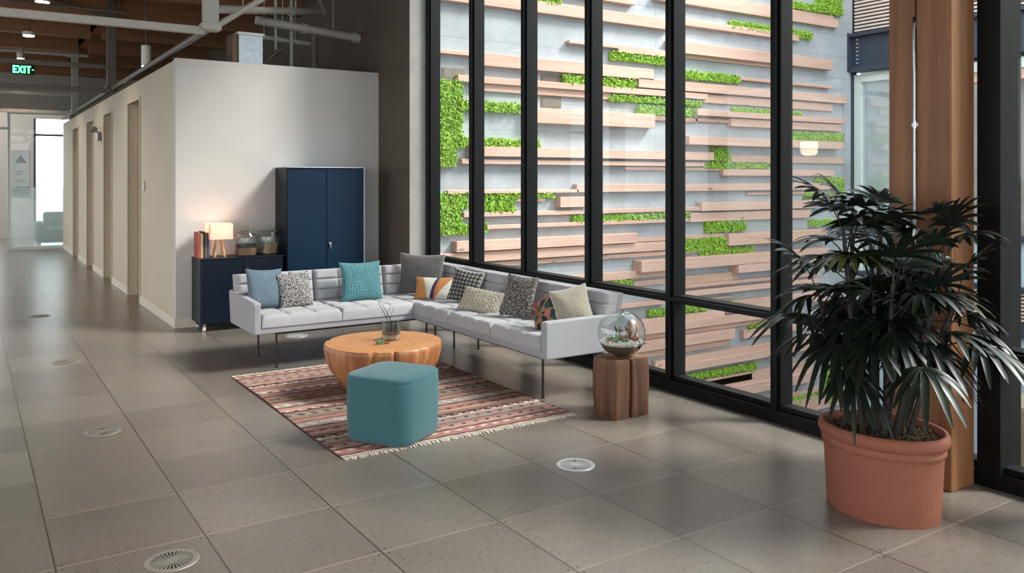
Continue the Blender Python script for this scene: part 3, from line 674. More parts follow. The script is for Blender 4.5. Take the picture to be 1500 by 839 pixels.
# ================================================================== CUSHIONS
def cushion(name, label, loc, w, h, t, rot, fn, m, rough=0, n=30, group='throw cushions on the corner sofa', pinch=.09, cat='cushion', piping=None, knit=None):
    mb = MB(); rg = Vector((random.random()*50, random.random()*50, 0)); vs = []; idx = {}
    for side in (0, 1):
        for j in range(n+1):
            for i in range(n+1):
                edge = i in (0, n) or j in (0, n)
                if side and edge: idx[(1, i, j)] = idx[(0, i, j)]; continue
                u, v = 2*i/n-1, 2*j/n-1
                x = w/2*u*(1-pinch*(1-v*v)); z = h/2*v*(1-pinch*(1-u*u))
                th = t/2*(max(0, (1-u*u)*(1-v*v)))**.42
                if not edge:
                    q = Vector((x*9, z*9, side*7))+rg
                    th *= 1+.16*noise.noise(q)
                    th += rough*noise.noise(Vector((x*70, z*70, side*3))+rg)*min(1, 4*(1-max(abs(u), abs(v))))
                    if knit: th += knit(u, v)*min(1, 5*(1-max(abs(u), abs(v))))
                idx[(side, i, j)] = len(vs); vs.append((x, -th if side == 0 else th, z))
    fs = []; cs = []
    for side in (0, 1):
        for j in range(n):
            for i in range(n):
                q = [idx[(side, i, j)], idx[(side, i+1, j)], idx[(side, i+1, j+1)], idx[(side, i, j+1)]]
                fs.append(tuple(q) if side == 0 else tuple(reversed(q))); cs.append(fn((i+.5)/n*2-1, (j+.5)/n*2-1, side, i, j))
    mb.v = vs; mb.f = fs; mb.c = cs
    o = mb.build(name, m, smooth=True, angle=180)
    o.location = loc; o.rotation_euler = rot; ORG[o.name] = Vector((0,0,0))
    tag(o, label, cat, group)
    if piping:
        pts = []
        for k in range(80):
            a = k/80*4; s = int(a); f = (a-s)*2-1
            u, v = ((f, -1), (1, f), (-f, 1), (-1, -f))[s]
            pts.append((w/2*u*(1-pinch*(1-v*v)), 0, h/2*v*(1-pinch*(1-u*u))))
        pts.append(pts[0])
        MB().tube(pts, .004, 6).build('piping', piping, o, local=True, smooth=True)
    return o
def mulc(c, k): return tuple(min(1, x*k) for x in c)
rc = random.Random(11)
blue = lin(88, 106, 118); teal = lin(72, 122, 128)
lz = R(-16)
cushion('throw_cushion', 'plain slate-blue cushion at the far left end of the sofa', (2.265, 7.52, .655), .37, .37, .13, (lz, R(4), R(14)), lambda u, v, s, i, j: mulc(blue, rc.uniform(.88, 1.12)), M['weave'])
blk, wht = lin(62, 60, 62), lin(176, 171, 166)
def tweed(u, v, s, i, j): return wht if noise.noise(Vector((u*24, v*13+u*8, 3))) > .03 else blk
cushion('throw_cushion', 'black and white flecked tweed cushion next to the slate-blue one', (2.53, 7.50, .625), .32, .33, .12, (lz, R(-3), R(4)), tweed, M['knit'], rough=.006, n=56)
cushion('throw_cushion', 'teal chunky-knit square cushion alone on the left section', (3.205, 7.55, .655), .42, .39, .13, (R(-13), R(0), R(-3)), lambda u, v, s, i, j: mulc(teal, .8+.4*abs(math.sin(u*24))), M['knit'], rough=.006, n=60, knit=lambda u, v: .006*abs(math.sin(u*24+.6*math.sin(v*40))))
grey = lin(88, 86, 86)
cushion('throw_cushion', 'large charcoal grey cushion in the inner corner of the sofa', (3.86, 7.56, .68), .46, .42, .13, (R(-14), R(2), R(-38)), lambda u, v, s, i, j: mulc(grey, rc.uniform(.9, 1.1)), M['weave'], piping=M['sofaarm'])
og, nv, cr, ye, rd = lin(178, 118, 62), lin(30, 38, 70), lin(200, 194, 184), lin(160, 146, 86), lin(180, 84, 62)
def geo(u, v, s, i, j):
    w_ = (v+1)/2
    if u < -.62+.32*(1-w_)+0: return og
    if u < -.56+.32*(1-w_): return ye
    c = -.12+.34*w_ - .1*w_*(1-w_)*2
    if u < c-.02: return cr
    if u < c+.16: return nv
    if u < c+.26 and w_ < .8: return rd
    if u < .12+.95*w_ : return og
    if u < .18+.95*w_ : return cr
    return lin(196, 192, 180)
cushion('throw_cushion', 'small rectangular cushion with orange, cream and navy geometric shapes', (3.80, 7.18, .585), .38, .23, .10, (R(-24), 0, R(-42)), geo, M['weave'], n=60)
def ging(u, v, s, i, j):
    a = int((u+1)*8) % 2; b = int((v+1)*8) % 2
    return (lin(30, 29, 31), lin(74, 71, 69), lin(150, 145, 139))[a+b]
cushion('throw_cushion', 'black and white checked cushion with pale edging behind the cream lumbar one', (3.96, 6.84, .63), .32, .32, .11, (R(-20), R(8), R(-58)), ging, M['weave'], n=64, piping=M['piping'])
crm = lin(176, 168, 148)
cushion('throw_cushion', 'long low cream cushion with slanting shaggy lines', (3.83, 6.33, .565), .43, .23, .12, (R(-34), R(6), R(-62)), lambda u, v, s, i, j: mulc(crm, .78+.36*(math.sin((u+v*.5)*34) > 0)), M['knit'], rough=.009, n=56)
def dk(u, v, s, i, j): return mulc(lin(128, 124, 116), 1.15) if noise.noise(Vector((u*7, v*24, 9))) > .05 else lin(62, 60, 58)
cushion('throw_cushion', 'dark grey and white mottled upright cushion on the right section', (3.93, 5.88, .65), .31, .37, .12, (R(-17), R(4), R(-66)), dk, M['knit'], rough=.007, n=56)
def multi(u, v, s, i, j):
    a = math.atan2(v+.1, u+.1); r = math.hypot(u, v); k = int((a+PI)/(2*PI)*8)
    cols = [lin(140, 52, 56), lin(30, 66, 58), lin(160, 104, 60), lin(36, 38, 42), lin(184, 104, 100), lin(34, 72, 62), lin(40, 42, 46), lin(150, 62, 66)]
    if abs(((a+PI)/(2*PI)*8) % 1-.5) > .42: return lin(150, 134, 84)
    return cols[(k+int(r*2.5)) % 8]
cushion('throw_cushion', 'small multicoloured patterned cushion in red, green and gold near the right arm', (3.80, 5.32, .60), .25, .26, .10, (R(-24), R(-30), R(-70)), multi, M['weave'], n=48)
beige = lin(160, 153, 136)
cushion('throw_cushion', 'plain beige cushion standing on edge against the right arm', (3.92, 5.13, .66), .30, .30, .14, (R(-12), R(-12), R(-22)), lambda u, v, s, i, j: mulc(beige, rc.uniform(.93, 1.07)), M['weave'], piping=M['piping'])

pn = thing('pendant_lamp', 'warm pale pendant lamp hanging over the corridor side, seen mirrored in the window glass', 'lamp', (-.84, 7.69, 1.98))
MB().lathe([(.001, 0), (.09, .008), (.115, .05), (.12, .12), (.115, .20), (.001, .205)], (-.84, 7.69, 1.98), 28, caps=False).build('lamp_shade', M['pendant'], pn, smooth=True)
MB().cyl((-.84, 7.69, 2.18), (-.84, 7.69, 4.5), .004, n=6).build('cord', M['hole'], pn)
SKY, SUN, LEFT, BACK, EXPO = 3.7, 6.8, 19, 42, 0.0
# ================================================================== RUG
rg = thing('woven_rug', 'flat woven rug in faded pink, red and cream stripes with white fringe', 'rug', (2.70, 5.83, 0))
RX0, RX1, RY0, RY1 = 1.85, 3.555, 4.64, 7.03
pk, dr, cm, bk, tn, gr, rs = lin(158, 112, 102), lin(96, 48, 46), lin(198, 184, 168), lin(46, 40, 44), lin(132, 106, 86), lin(148, 138, 128), lin(176, 142, 130)
rows = []
rr = random.Random(21)
def band(n, kind, a, b=None, c=None):
    for k in range(n): rows.append((kind, a, b or a, c or a, k, n))
seq = [('s',cm,2),('s',dr,2),('s',pk,3),('z',pk,cm,5),('s',dr,2),('s',rs,4),('d',rs,bk,2),('s',pk,4),('s',dr,1),('s',gr,4),('d',gr,bk,2),('s',pk,3),('s',cm,2),('d',bk,cm,3),('s',dr,3),('s',tn,4),('s',rs,3),
       ('z',pk,dr,5),('s',pk,3),('s',cm,1),('s',dr,3),('s',gr,3),('d',gr,cm,4),('s',gr,3),('s',dr,2),('s',pk,5),('s',bk,1),('s',tn,6),('z',gr,bk,6),('s',tn,3),('s',dr,3),('d',cm,bk,3),('s',rs,4),('s',pk,3),('s',dr,2),('z',gr,cm,7),('s',gr,2),('s',pk,3),
       ('s',dr,3),('s',tn,4),('m',tn,bk,7),('s',tn,3),('s',dr,3),('s',pk,5),('s',bk,2),('z',cm,bk,5),('s',rs,4),('s',dr,1),('s',pk,6),('d',pk,dr,3),('s',cm,2),('d',bk,cm,3),('s',dr,3),('s',rs,4),('s',tn,3),('z',rs,dr,5),('s',pk,3),('s',gr,3),('d',gr,bk,2),('s',pk,3),('s',dr,2),('z',pk,cm,5),('s',dr,2),('s',cm,2)]
for q in seq:
    if q[0] == 's': band(q[2], 's', q[1])
    else: band(q[3], q[0], q[1], q[2])
NR = len(rows); NC = 110; mb = MB(); vs = []
for j in range(NR+1):
    for i in range(NC+1):
        x = RX0+(RX1-RX0)*i/NC; y = RY0+(RY1-RY0)*j/NR
        e = .006*math.sin(y*3.1+1) if i in (0, NC) else 0
        vs.append((x+e, y+.006*math.sin(x*4), .009+.0012*math.sin(i*.7+j*.3)))
fs = []; cs = []
for j in range(NR):
    kd, a, b, c, k, n = rows[j]
    for i in range(NC):
        fs.append((j*(NC+1)+i, j*(NC+1)+i+1, (j+1)*(NC+1)+i+1, (j+1)*(NC+1)+i))
        col = a
        if kd == 'z':
            ph = (i+abs((k % 4)-2)) % 6; col = b if ph in (0, 1, 2) and k not in (0, n-1) else a
        elif kd == 'd': col = b if (i//2+k//2) % 3 == 0 else a
        elif kd == 'm': col = b if (i % 9) in ((2, 6), (2, 3, 5, 6), (4,), (2, 3, 5, 6), (2, 6), (), ())[k] else a
        cs.append(mulc(col, rr.uniform(.86, 1.12)*(1+.12*noise.noise(Vector((i*.09, j*.05, 0))))))
n0 = len(vs); vs += [(v[0], v[1], .001) for v in (vs[0], vs[NC], vs[NR*(NC+1)+NC], vs[NR*(NC+1)])]
fs.append((n0+3, n0+2, n0+1, n0)); cs.append(tn)
fs += [(0, n0, n0+1, NC), (NC, n0+1, n0+2, NR*(NC+1)+NC), (NR*(NC+1), NR*(NC+1)+NC, n0+2, n0+3), (0, NR*(NC+1), n0+3, n0)]; cs += [dr]*4
mb.v, mb.f, mb.c = vs, fs, cs
mb.build('woven_field', M['rug'], rg)
for yb, s in ((RY0, -1), (RY1, 1)):
    mb = MB()
    for k in range(150):
        x = RX0+.008+(RX1-RX0-.016)*k/149; L = rr.uniform(.035, .06); dx = rr.uniform(-.012, .012)
        mb.tube([(x, yb-s*.005, .007), (x+dx*.4, yb+s*L*.5, .006), (x+dx, yb+s*L, .003)], [.003, .0042, .002], 5)
    tag(mb.build('fringe', M['fringe'], rg), None, None, kind='stuff')

# ================================================================== COFFEE TABLE
def stumpmat(side):
    t = NT('cedar_'+('side' if side else 'end_grain')); p = t.obj()
    if side:
        g = t.noise(t.mapping(p, (1, 1, .10)), 11, 6, .65, .8); g2 = t.noise(t.mapping(p, (1, 1, .03)), 45, 4, .6)
        c = t.ramp(g, [(.3, lin(120, 72, 42)), (.5, lin(152, 98, 60)), (.7, lin(188, 136, 92))])
        c = t.mix(t.ramp(g2, [(.35, .3), (.55, 0.0)]), c, lin(130, 74, 40)); t.bump(g, .4, .01)
    else:
        w_ = t.n('ShaderNodeTexWave', wave_type='RINGS', rings_direction='Z'); w_.inputs['Scale'].default_value = 9; w_.inputs['Distortion'].default_value = 9; w_.inputs['Detail'].default_value = 4; w_.inputs['Detail Scale'].default_value = 1.4
        t.l(p, w_.inputs[0]); nz = t.noise(p, 5, 5, .6)
        c = t.ramp(w_.outputs[1], [(.1, lin(178, 122, 78)), (.6, lin(188, 132, 86)), (.95, lin(196, 144, 98))])
        c = t.mix(t.ramp(nz, [(.4, 0.0), (.7, .45)]), c, lin(164, 106, 66))
        t.bump(w_.outputs[1], .08, .002)
    t.base(c); t.set(Roughness=.42); return t.m
M['cside'] = stumpmat(True); M['cend'] = stumpmat(False)
TC = (2.735, 6.0, .0)
ct = thing('coffee_table', 'round orange-brown trunk coffee table narrowing to its base on the rug', 'table', TC)
def notch(t, z):
    q = 1+.010*math.sin(2*t+1)+.004*math.sin(5*t)
    for a, w_, d in ((-103.5, 1.2, .06), (-123.5, 2.6, .05), (-74, 3, .02), (60, 5, .04), (140, 3, .05)):
        e = (math.degrees(t)-a+180) % 360-180
        q -= d*math.exp(-(e/w_)**2)*(1 if z > .1 else .4)
    return q
prof = [(.24, .013), (.275, .02), (.315, .06), (.36, .115), (.40, .17), (.432, .235), (.45, .30), (.456, .345), (.455, .366), (.447, .378)]
MB().lathe(prof, TC, 160, caps=False, rad=notch).build('trunk', M['cside'], ct, smooth=True, angle=60)
mb = MB(); n = 160; vs = []; rings = [.447, .40, .3, .2, .1]
for r in rings:
    for k in range(n):
        t = 2*PI*k/n; q = r*(notch(t, .37) if r > .41 else 1+(notch(t, .37)-1)*(r/.447)**3); vs.append((TC[0]+q*math.cos(t), TC[1]+q*math.sin(t), .378+(.004 if r < .44 else 0)))
vs.append((TC[0], TC[1], .382)); fs = [(i*n+k, i*n+(k+1) % n, (i+1)*n+(k+1) % n, (i+1)*n+k) for i in range(len(rings)-1) for k in range(n)]
fs += [((len(rings)-1)*n+k, (len(rings)-1)*n+(k+1) % n, len(rings)*n) for k in range(n)]
mb.add(vs, fs).build('tabletop', M['cend'], ct, smooth=True, angle=60)
# vase terrarium on it
va = thing('glass_vase', 'short clear glass vase with pebbles, plants and two tall dark twigs on the coffee table', 'vase', (2.80, 6.0, .382))
MB().lathe([(.0, .006), (.072, .006), (.076, .012), (.076, .15), (.073, .15), (.072, .012), (.0, .01)], (2.80, 6.0, .382), 32, caps=False).build('glass_body', M['jar'], va, smooth=True)
mb = MB(); rp = random.Random(9)
for k in range(170):
    a = rp.uniform(0, 2*PI); r = .062*math.sqrt(rp.random()); blob(mb, (2.80+r*math.cos(a), 6.0+r*math.sin(a), .395+rp.uniform(0, .03)), rp.uniform(.006, .010))
mb.build('pebble_layer', M['pebble'], va)
MB().cyl((2.80, 6.0, .428), (2.80, 6.0, .445), .068, n=24).build('soil', M['soil'], va)
mb = MB()
for k in range(46):
    a = rp.uniform(0, 2*PI); r = .05*rp.random(); x, y = 2.80+r*math.cos(a), 6+r*math.sin(a)
    mb.tube([(x, y, .44), (x+rp.uniform(-.02, .02), y+rp.uniform(-.02, .02), .47+rp.random()*.05)], [.006, .0015], 5)
mb.build('small_plants', M['twig'], va)
for pts in ([(2.81, 6, .44), (2.76, 6, .56), (2.715, 6, .64), (2.69, 6, .69)], [(2.83, 6.0, .44), (2.79, 6, .55), (2.745, 6, .63), (2.72, 6, .67)]):
    MB().tube(pts, [.004, .003, .0022, .0015], 6).tube([pts[1], (pts[1][0]+.035, 6, pts[1][2]+.09)], [.002, .001], 5).build('twig', M['twig'], va)
su = thing('succulent_plant', 'tiny green and red succulent cluster in front of the glass vase', 'plant', (2.675, 5.88, .382))
mb = MB()
for k in range(26):
    a = k*2.4; r = .008+.0012*k; blob(mb, (2.655+r*math.cos(a), 5.885+r*math.sin(a), .395+.012*math.cos(k)), .011, (1, .6, .6))
mb.build('green_leaves', M['succ'], su)
mb = MB()
for k in range(14):
    a = k*2.4; r = .004+.0015*k; blob(mb, (2.705+r*math.cos(a), 5.87+r*math.sin(a), .392), .009, (1, .6, .6))
mb.build('red_leaves', M['succr'], su)

# ================================================================== OTTOMAN
ot = thing('ottoman', 'teal square ottoman with rounded corners standing at the front corner of the rug', 'ottoman', (2.295, 4.885, .010), rot=(0, 0, R(31)))
def rsq(hw, r, z, k=8):
    out = []
    for q, (sx, sy) in enumerate(((1, 1), (-1, 1), (-1, -1), (1, -1))):
        for i in range(k+1):
            a = PI/2*q+PI/2*i/k; out.append((sx*(hw-r)+r*math.cos(a), sy*(hw-r)+r*math.sin(a), z))
    return out
def stack(levels):
    mb = MB(); vs = []; 
    for hw, r, z in levels: vs += rsq(hw, r, z)
    m = 36; fs = [(i*m+k, i*m+(k+1) % m, (i+1)*m+(k+1) % m, (i+1)*m+k) for i in range(len(levels)-1) for k in range(m)]
    fs += [tuple(reversed(range(m))), tuple(range((len(levels)-1)*m, len(levels)*m))]
    return mb.add(vs, fs)
stack([(.228, .10, .004), (.236, .105, .012), (.238, .107, .05), (.241, .108, .2), (.239, .108, .35), (.237, .106, .378), (.235, .105, .384)]).build('side_panel', M['ottoman'], ot, smooth=True, local=True, angle=50)
stack([(.235, .105, .382), (.238, .107, .388), (.2375, .107, .396), (.232, .104, .405), (.222, .098, .410), (.16, .08, .4135), (.06, .03, .4145)]).build('seat', M['ottoman'], ot, smooth=True, local=True, angle=50)
stack([(.222, .10, .0), (.222, .10, .006)]).build('base_plate', M['hole'], ot, local=True)

# ================================================================== WOOD BLOCK + TERRARIUM
wb = thing('wood_block_table', 'rough reclaimed timber block side table with a deep split, beside the sofa arm', 'table', (3.855, 4.485, 0))
def blockpoly():
    x0, x1, y0, y1 = 3.70, 4.005, 4.345, 4.615
    pts = []
    def edge(a, b, n):
        for i in range(n): t = i/n; pts.append((a[0]+(b[0]-a[0])*t, a[1]+(b[1]-a[1])*t))
    edge((x0+.02, y0), (x0+.115, y0), 5); pts += [(x0+.12, y0+.006), (x0+.125, y0+.07), (x0+.142, y0+.07), (x0+.147, y0+.006)]
    edge((x0+.155, y0), (x1-.015, y0), 6); edge((x1-.003, y0+.01), (x1, y1-.02), 8); edge((x1-.01, y1), (x0+.02, y1), 9); edge((x0, y1-.02), (x0, y0+.02), 9); pts.append((x0+.004, y0+.006))
    return pts
bp = blockpoly(); m = len(bp); mb = MB(); vs = []; NL = 14
for j in range(NL+1):
    z = .4*j/NL
    for (x, y) in bp:
        nn = noise.noise(Vector((x*14, y*14, z*3)))*.010+noise.noise(Vector((x*60, y*60, z*6)))*.004
        dx, dy = x-3.855, y-4.485; L = math.hypot(dx, dy)
        e = .006 if j in (0, NL) else 0
        vs.append((x+dx/L*(nn-e), y+dy/L*(nn-e), z+(noise.noise(Vector((x*9, y*9, 0)))*.006 if j == NL else 0)))
fs = [(j*m+k, j*m+(k+1) % m, (j+1)*m+(k+1) % m, (j+1)*m+k) for j in range(NL) for k in range(m)]
fs += [tuple(reversed(range(m))), tuple(range(NL*m, NL*m+m))]
mb.add(vs, fs).build('timber_block', M['walnut'], wb, smooth=True, angle=35)
mb = MB(); vs2 = [(3.855+(v[0]-3.855)*.985, 4.485+(v[1]-4.485)*.985, v[2]+.002) for v in vs[NL*m:]]; 
mb.add(vs2, [tuple(range(m))]).build('end_grain', M['walnutend'], wb)
te = thing('glass_terrarium', 'round glass globe terrarium with succulents on the reclaimed timber block', 'terrarium', (3.86, 4.48, .405))
cx, cy, cz, rr_ = 3.86, 4.48, .405+.158, .168
Mo = Matrix.Translation((cx, cy, cz)) @ Euler((R(-12), R(-28), 0)).to_matrix().to_4x4()
mb = MB(); n = 48; vs = []; rows_ = 30; a0 = R(36)
for sh, rad in enumerate((rr_, rr_-.0035)):
    for j in range(rows_+1):
        ph = a0+(PI-a0)*j/rows_
        for k in range(n):
            t = 2*PI*k/n; vs.append(Mo @ Vector((rad*math.sin(ph)*math.cos(t), rad*math.sin(ph)*math.sin(t), rad*math.cos(ph))))
q = (rows_+1)*n; fs = [(s*q+j*n+k, s*q+j*n+(k+1) % n, s*q+(j+1)*n+(k+1) % n, s*q+(j+1)*n+k) for s in (0, 1) for j in range(rows_) for k in range(n)]
fs += [(k, (k+1) % n, q+(k+1) % n, q+k) for k in range(n)]
mb.add(vs, fs).build('glass_globe', M['jar'], te, smooth=True, angle=180)
def bowl(r, z0, z1, mname, name, k=1.0):
    pr_ = [(0.001, z0)]+[(math.sqrt(max(0, r*r-z*z)), z) for z in [z0+(z1-z0)*i/10 for i in range(11)]]+[(.001, z1+.004)]
    return MB().lathe(pr_, (cx, cy, cz), 40, caps=False).build(name, M[mname], te, smooth=True, angle=60)
bowl(rr_-.006, -.158, -.075, 'soil', 'soil'); bowl(rr_-.0055, -.072, -.055, 'gravel', 'gravel_ring')
mb = MB(); rp = random.Random(4)
for k in range(240):
    a = rp.uniform(0, 2*PI); r = .14*math.sqrt(rp.random()); blob(mb, (cx+r*math.cos(a), cy+r*math.sin(a), cz-.05), rp.uniform(.004, .010))
mb.build('gravel', M['gravel'], te)
def rosette(mb, x, y, z, s, up=1.0):
    for k in range(16):
        a = k*2.4; e = .25+.07*k*up; L = s*(1-.03*k)
        d = Vector((math.cos(a)*math.cos(e), math.sin(a)*math.cos(e), math.sin(e)))
        mb.tube([(x, y, z), Vector((x, y, z))+d*L*.6, Vector((x, y, z))+d*L], [s*.12, s*.2, s*.03], 6)
for col, lst in (('succ', [(-.09, -.05, .035), (-.07, .03, .04), (-.03, -.08, .035), (.09, -.03, .03)]), ('succr', [(.0, -.02, .05), (.05, .03, .05), (-.115, -.01, .025), (.07, -.07, .04)])):
    for (dx, dy, s) in lst:
        mb = MB(); rosette(mb, cx+dx, cy+dy, cz-.045, s); mb.build('succulent', M[col], te)
mb = MB()
for k in range(14):
    a = rp.uniform(0, 2*PI); r = rp.uniform(.02, .08); x, y = cx+.03+r*math.cos(a)*.7, cy+r*math.sin(a)
    mb.tube([(x, y, cz-.05), (x+rp.uniform(-.03, .03), y, cz-.01), (x+rp.uniform(-.05, .05), y, cz+rp.uniform(.01, .05))], [.007, .006, .003], 6)
mb.build('driftwood', M['bark'], te)
mb = MB()
for k in range(5):
    x = cx-.06+k*.006; mb.tube([(x, cy-.02, cz-.05), (x-.01, cy-.02, cz+.0+k*.006), (x-.02*(k-2)*.5, cy-.02, cz+.03)], [.006, .008, .003], 6)
mb.build('upright_succulent', M['succ'], te)

# ================================================================== CABINETS
tc = thing('tall_cabinet', 'tall dark blue metal two-door cabinet against the white wall', 'cabinet', (3.5, 9.45, 0))
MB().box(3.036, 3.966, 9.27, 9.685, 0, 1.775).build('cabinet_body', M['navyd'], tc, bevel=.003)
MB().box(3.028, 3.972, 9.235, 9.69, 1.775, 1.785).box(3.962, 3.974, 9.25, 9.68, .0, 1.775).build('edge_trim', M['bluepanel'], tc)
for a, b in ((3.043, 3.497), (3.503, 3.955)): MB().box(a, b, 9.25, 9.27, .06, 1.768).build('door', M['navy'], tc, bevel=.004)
MB().cyl((3.54, 9.235, .90), (3.54, 9.25, .90), .016, n=14).box(3.534, 3.546, 9.222, 9.238, .84, .905).build('lock_handle', M['chrome'], tc)
for x in (3.44, 3.55):
    o = MB().cyl((x, 9.247, .985), (x, 9.251, .985), .022, n=3).build('finger_pull', M['hole'], tc)
cr_ = thing('low_cabinet', 'low dark navy cabinet on casters holding a lamp, books and glass jars', 'cabinet', (2.55, 9.47, 0))
MB().box(2.10, 3.0, 9.29, 9.68, .085, .775).build('cabinet_body', M['navyd'], cr_, bevel=.003)
MB().box(2.095, 3.005, 9.265, 9.685, .775, .787).build('top_panel', M['navyd'], cr_, bevel=.002)
for a, b in ((2.106, 2.547), (2.553, 2.994)): MB().box(a, b, 9.27, 9.29, .09, .77).build('door', M['navyd'], cr_, bevel=.003)
MB().cyl((2.60, 9.25, .66), (2.60, 9.27, .66), .012, n=12).box(2.596, 2.604, 9.24, 9.252, .63, .665).build('lock_handle', M['chrome'], cr_)
MB().box(2.13, 2.97, 9.33, 9.64, .05, .085).build('plinth', M['hole'], cr_)
for x, y in ((2.15, 9.33), (2.95, 9.33), (2.15, 9.63), (2.95, 9.63)):
    k = MB().cyl((x-.012, y, .03), (x+.012, y, .03), .03, n=16).build('caster', M['plasticw'], cr_, smooth=True)
    MB().box(x-.016, x+.016, y-.012, y+.012, .035, .085).build('fork', M['chrome'], k)
ZT = .787
bk_ = [('terracotta-red', lin(150, 72, 58), .28, .028, 'leftmost of the upright books on the low cabinet, terracotta-red spine'),
       ('tan', lin(190, 160, 128), .265, .022, 'tan-spined book second from the left on the low cabinet'),
       ('black', lin(38, 36, 40), .285, .018, 'black-spined book in the middle of the row on the low cabinet'),
       ('olive', lin(110, 100, 70), .275, .016, 'olive-spined book right of the black one on the low cabinet'),
       ('slate', lin(64, 62, 84), .27, .024, 'slate-spined book nearest the small lamp on the low cabinet')]
x = 2.104
for nm, c, h, w_, lb in bk_:
    mt = plain('book_cloth_'+nm, c, .7, var=.1)
    b = thing('book', lb, 'book', (x+w_/2, 9.5, ZT), group='books on the low cabinet')
    MB().box(x, x+.003, 9.40, 9.60, ZT, ZT+h).box(x+w_-.003, x+w_, 9.40, 9.60, ZT, ZT+h).box(x, x+w_, 9.397, 9.402, ZT, ZT+h).build('cover', mt, b, bevel=.001)
    MB().box(x+.003, x+w_-.003, 9.402, 9.594, ZT+.004, ZT+h-.005).build('pages', M['paper'], b)
    x += w_+.002
la = thing('table_lamp', 'small lit table lamp with a square white shade on wooden A-legs', 'lamp', (2.34, 9.47, ZT))
sh = MB(); 
for (a, b, c, d) in ((2.215, 2.465, 9.345, 9.348), (2.215, 2.465, 9.592, 9.595), (2.215, 2.218, 9.345, 9.595), (2.462, 2.465, 9.345, 9.595)): sh.box(a, b, c, d, .985, 1.155)
sh.build('lamp_shade', M['shade'], la)
for (dx, dy) in ((-.055, -.05), (.055, -.05), (-.055, .05), (.055, .05)):
    MB().tube([(2.34+dx, 9.47+dy, ZT), (2.34+dx*.35, 9.47+dy*.35, 1.0)], .009, 8).build('leg', M['pine'], la, smooth=True)
MB().cyl((2.34, 9.47, .985), (2.34, 9.47, 1.02), .03, n=16).box(2.216, 2.464, 9.466, 9.474, .985, .991).build('socket', M['pine'], la)
MB().lathe([(.001, .0), (.022, .012), (.03, .035), (.022, .06), (.001, .07)], (2.34, 9.47, 1.02), 16, caps=False).build('bulb', emis('warm_bulb', (1, .56, .36), 4.5), la, smooth=True)
l = bpy.data.lights.new('lamp_bulb_light', 'POINT'); l.energy = 2.3; l.color = (1, .46, .27); l.shadow_soft_size = .03
o = bpy.data.objects.new('lamp_bulb_light', l); C.objects.link(o); o.location = (2.34, 9.47, 1.125)
def jar(x, y, label):
    t = thing('glass_jar', label, 'jar', (x, y, ZT), group='glass jars on the low cabinet')
    MB().lathe([(.001, .004), (.105, .004), (.118, .02), (.12, .20), (.112, .235), (.085, .255), (.085, .262), (.080, .262), (.08, .252), (.107, .232), (.115, .2), (.113, .022), (.001, .010)], (x, y, ZT), 36, caps=False).build('glass_body', M['jar'], t, smooth=True, angle=180)
    MB().lathe([(.001, .262), (.095, .262), (.095, .27), (.06, .292), (.025, .30), (.022, .31), (.038, .322), (.036, .334), (.001, .338)], (x, y, ZT), 32, caps=False).build('lid', M['jar'], t, smooth=True, angle=180)
    MB().lathe([(.086, .254), (.098, .258), (.098, .264), (.086, .266)], (x, y, ZT), 32, caps=False).build('rim_band', M['plasticg'], t, smooth=True)
    return t
j1 = jar(2.635, 9.46, 'lidded glass jar with layered dark beans and nuts, next to the lamp')
MB().cyl((2.635, 9.46, ZT+.012), (2.635, 9.46, ZT+.09), .108, n=30).build('nuts', M['nuts'], j1)
MB().cyl((2.635, 9.46, ZT+.0905), (2.635, 9.46, ZT+.13), .110, n=30).build('beans', M['beans'], j1)
j2 = jar(2.885, 9.46, 'lidded glass jar holding folded brown packets, next to the tall cabinet')
for k, (dx, a) in enumerate(((-.045, 18), (.02, -14), (.055, 10))):
    MB().box(-.035, .035, -.02+k*.008, .0+k*.008, 0, .12, Matrix.Translation((2.885+dx, 9.43+k*.02, ZT+.014)) @ Matrix.Rotation(R(a), 4, 'Y')).build('packet', M['kraft'], j2, bevel=.004)
MB().tube([(2.93, 9.35, ZT+.33), (2.965, 9.345, ZT+.29), (3.02, 9.34, ZT+.27)], [.008, .012, .008], 8).build('tongs', M['hole'], j2)

# ================================================================== POTTED PALM
PC = Vector((3.832, 2.47, 0))
pt = thing('terracotta_pot', 'large oval terracotta planter with a rolled rim, holding the palm', 'pot', tuple(PC))
PA, PB_ = .252, .312
prof = [(.86, 0), (.87, .012), (.885, .10), (.905, .22), (.918, .30), (.925, .315), (.955, .322), (.955, .338), (.935, .346), (.93, .352), (.985, .362), (1.01, .382), (1.005, .402), (.98, .418), (.93, .420), (.90, .408), (.885, .38), (.87, .33), (.001, .33)]
ROT = R(6)
MB().lathe(prof, tuple(PC), 96, PA, PB_, caps=False, rot=ROT).build('pot_body', M['terracotta'], pt, smooth=True, angle=60)
MB().lathe([(.0, 0), (.82, 0), (.82, .006)], tuple(PC), 48, PA, PB_, caps=False, rot=ROT).build('pot_foot', M['hole'], pt)
mb = MB(); n = 60; vs = []; rings = 16
for i in range(rings+1):
    for k in range(n):
        t = 2*PI*k/n; r = .885*i/rings; x, y = PA*r*math.cos(t), PB_*r*math.sin(t)
        X, Y = x*math.cos(ROT)-y*math.sin(ROT), x*math.sin(ROT)+y*math.cos(ROT)
        vs.append((PC.x+X, PC.y+Y, .375+.02*noise.noise(Vector((X*14, Y*14, 2)))+.014*noise.noise(Vector((X*60, Y*60, 2)))+.012*(1-i/rings)))
mb.add(vs, [(i*n+k, (i+1)*n+k, (i+1)*n+(k+1) % n, i*n+(k+1) % n) for i in range(rings) for k in range(n)])
rp = random.Random(8)
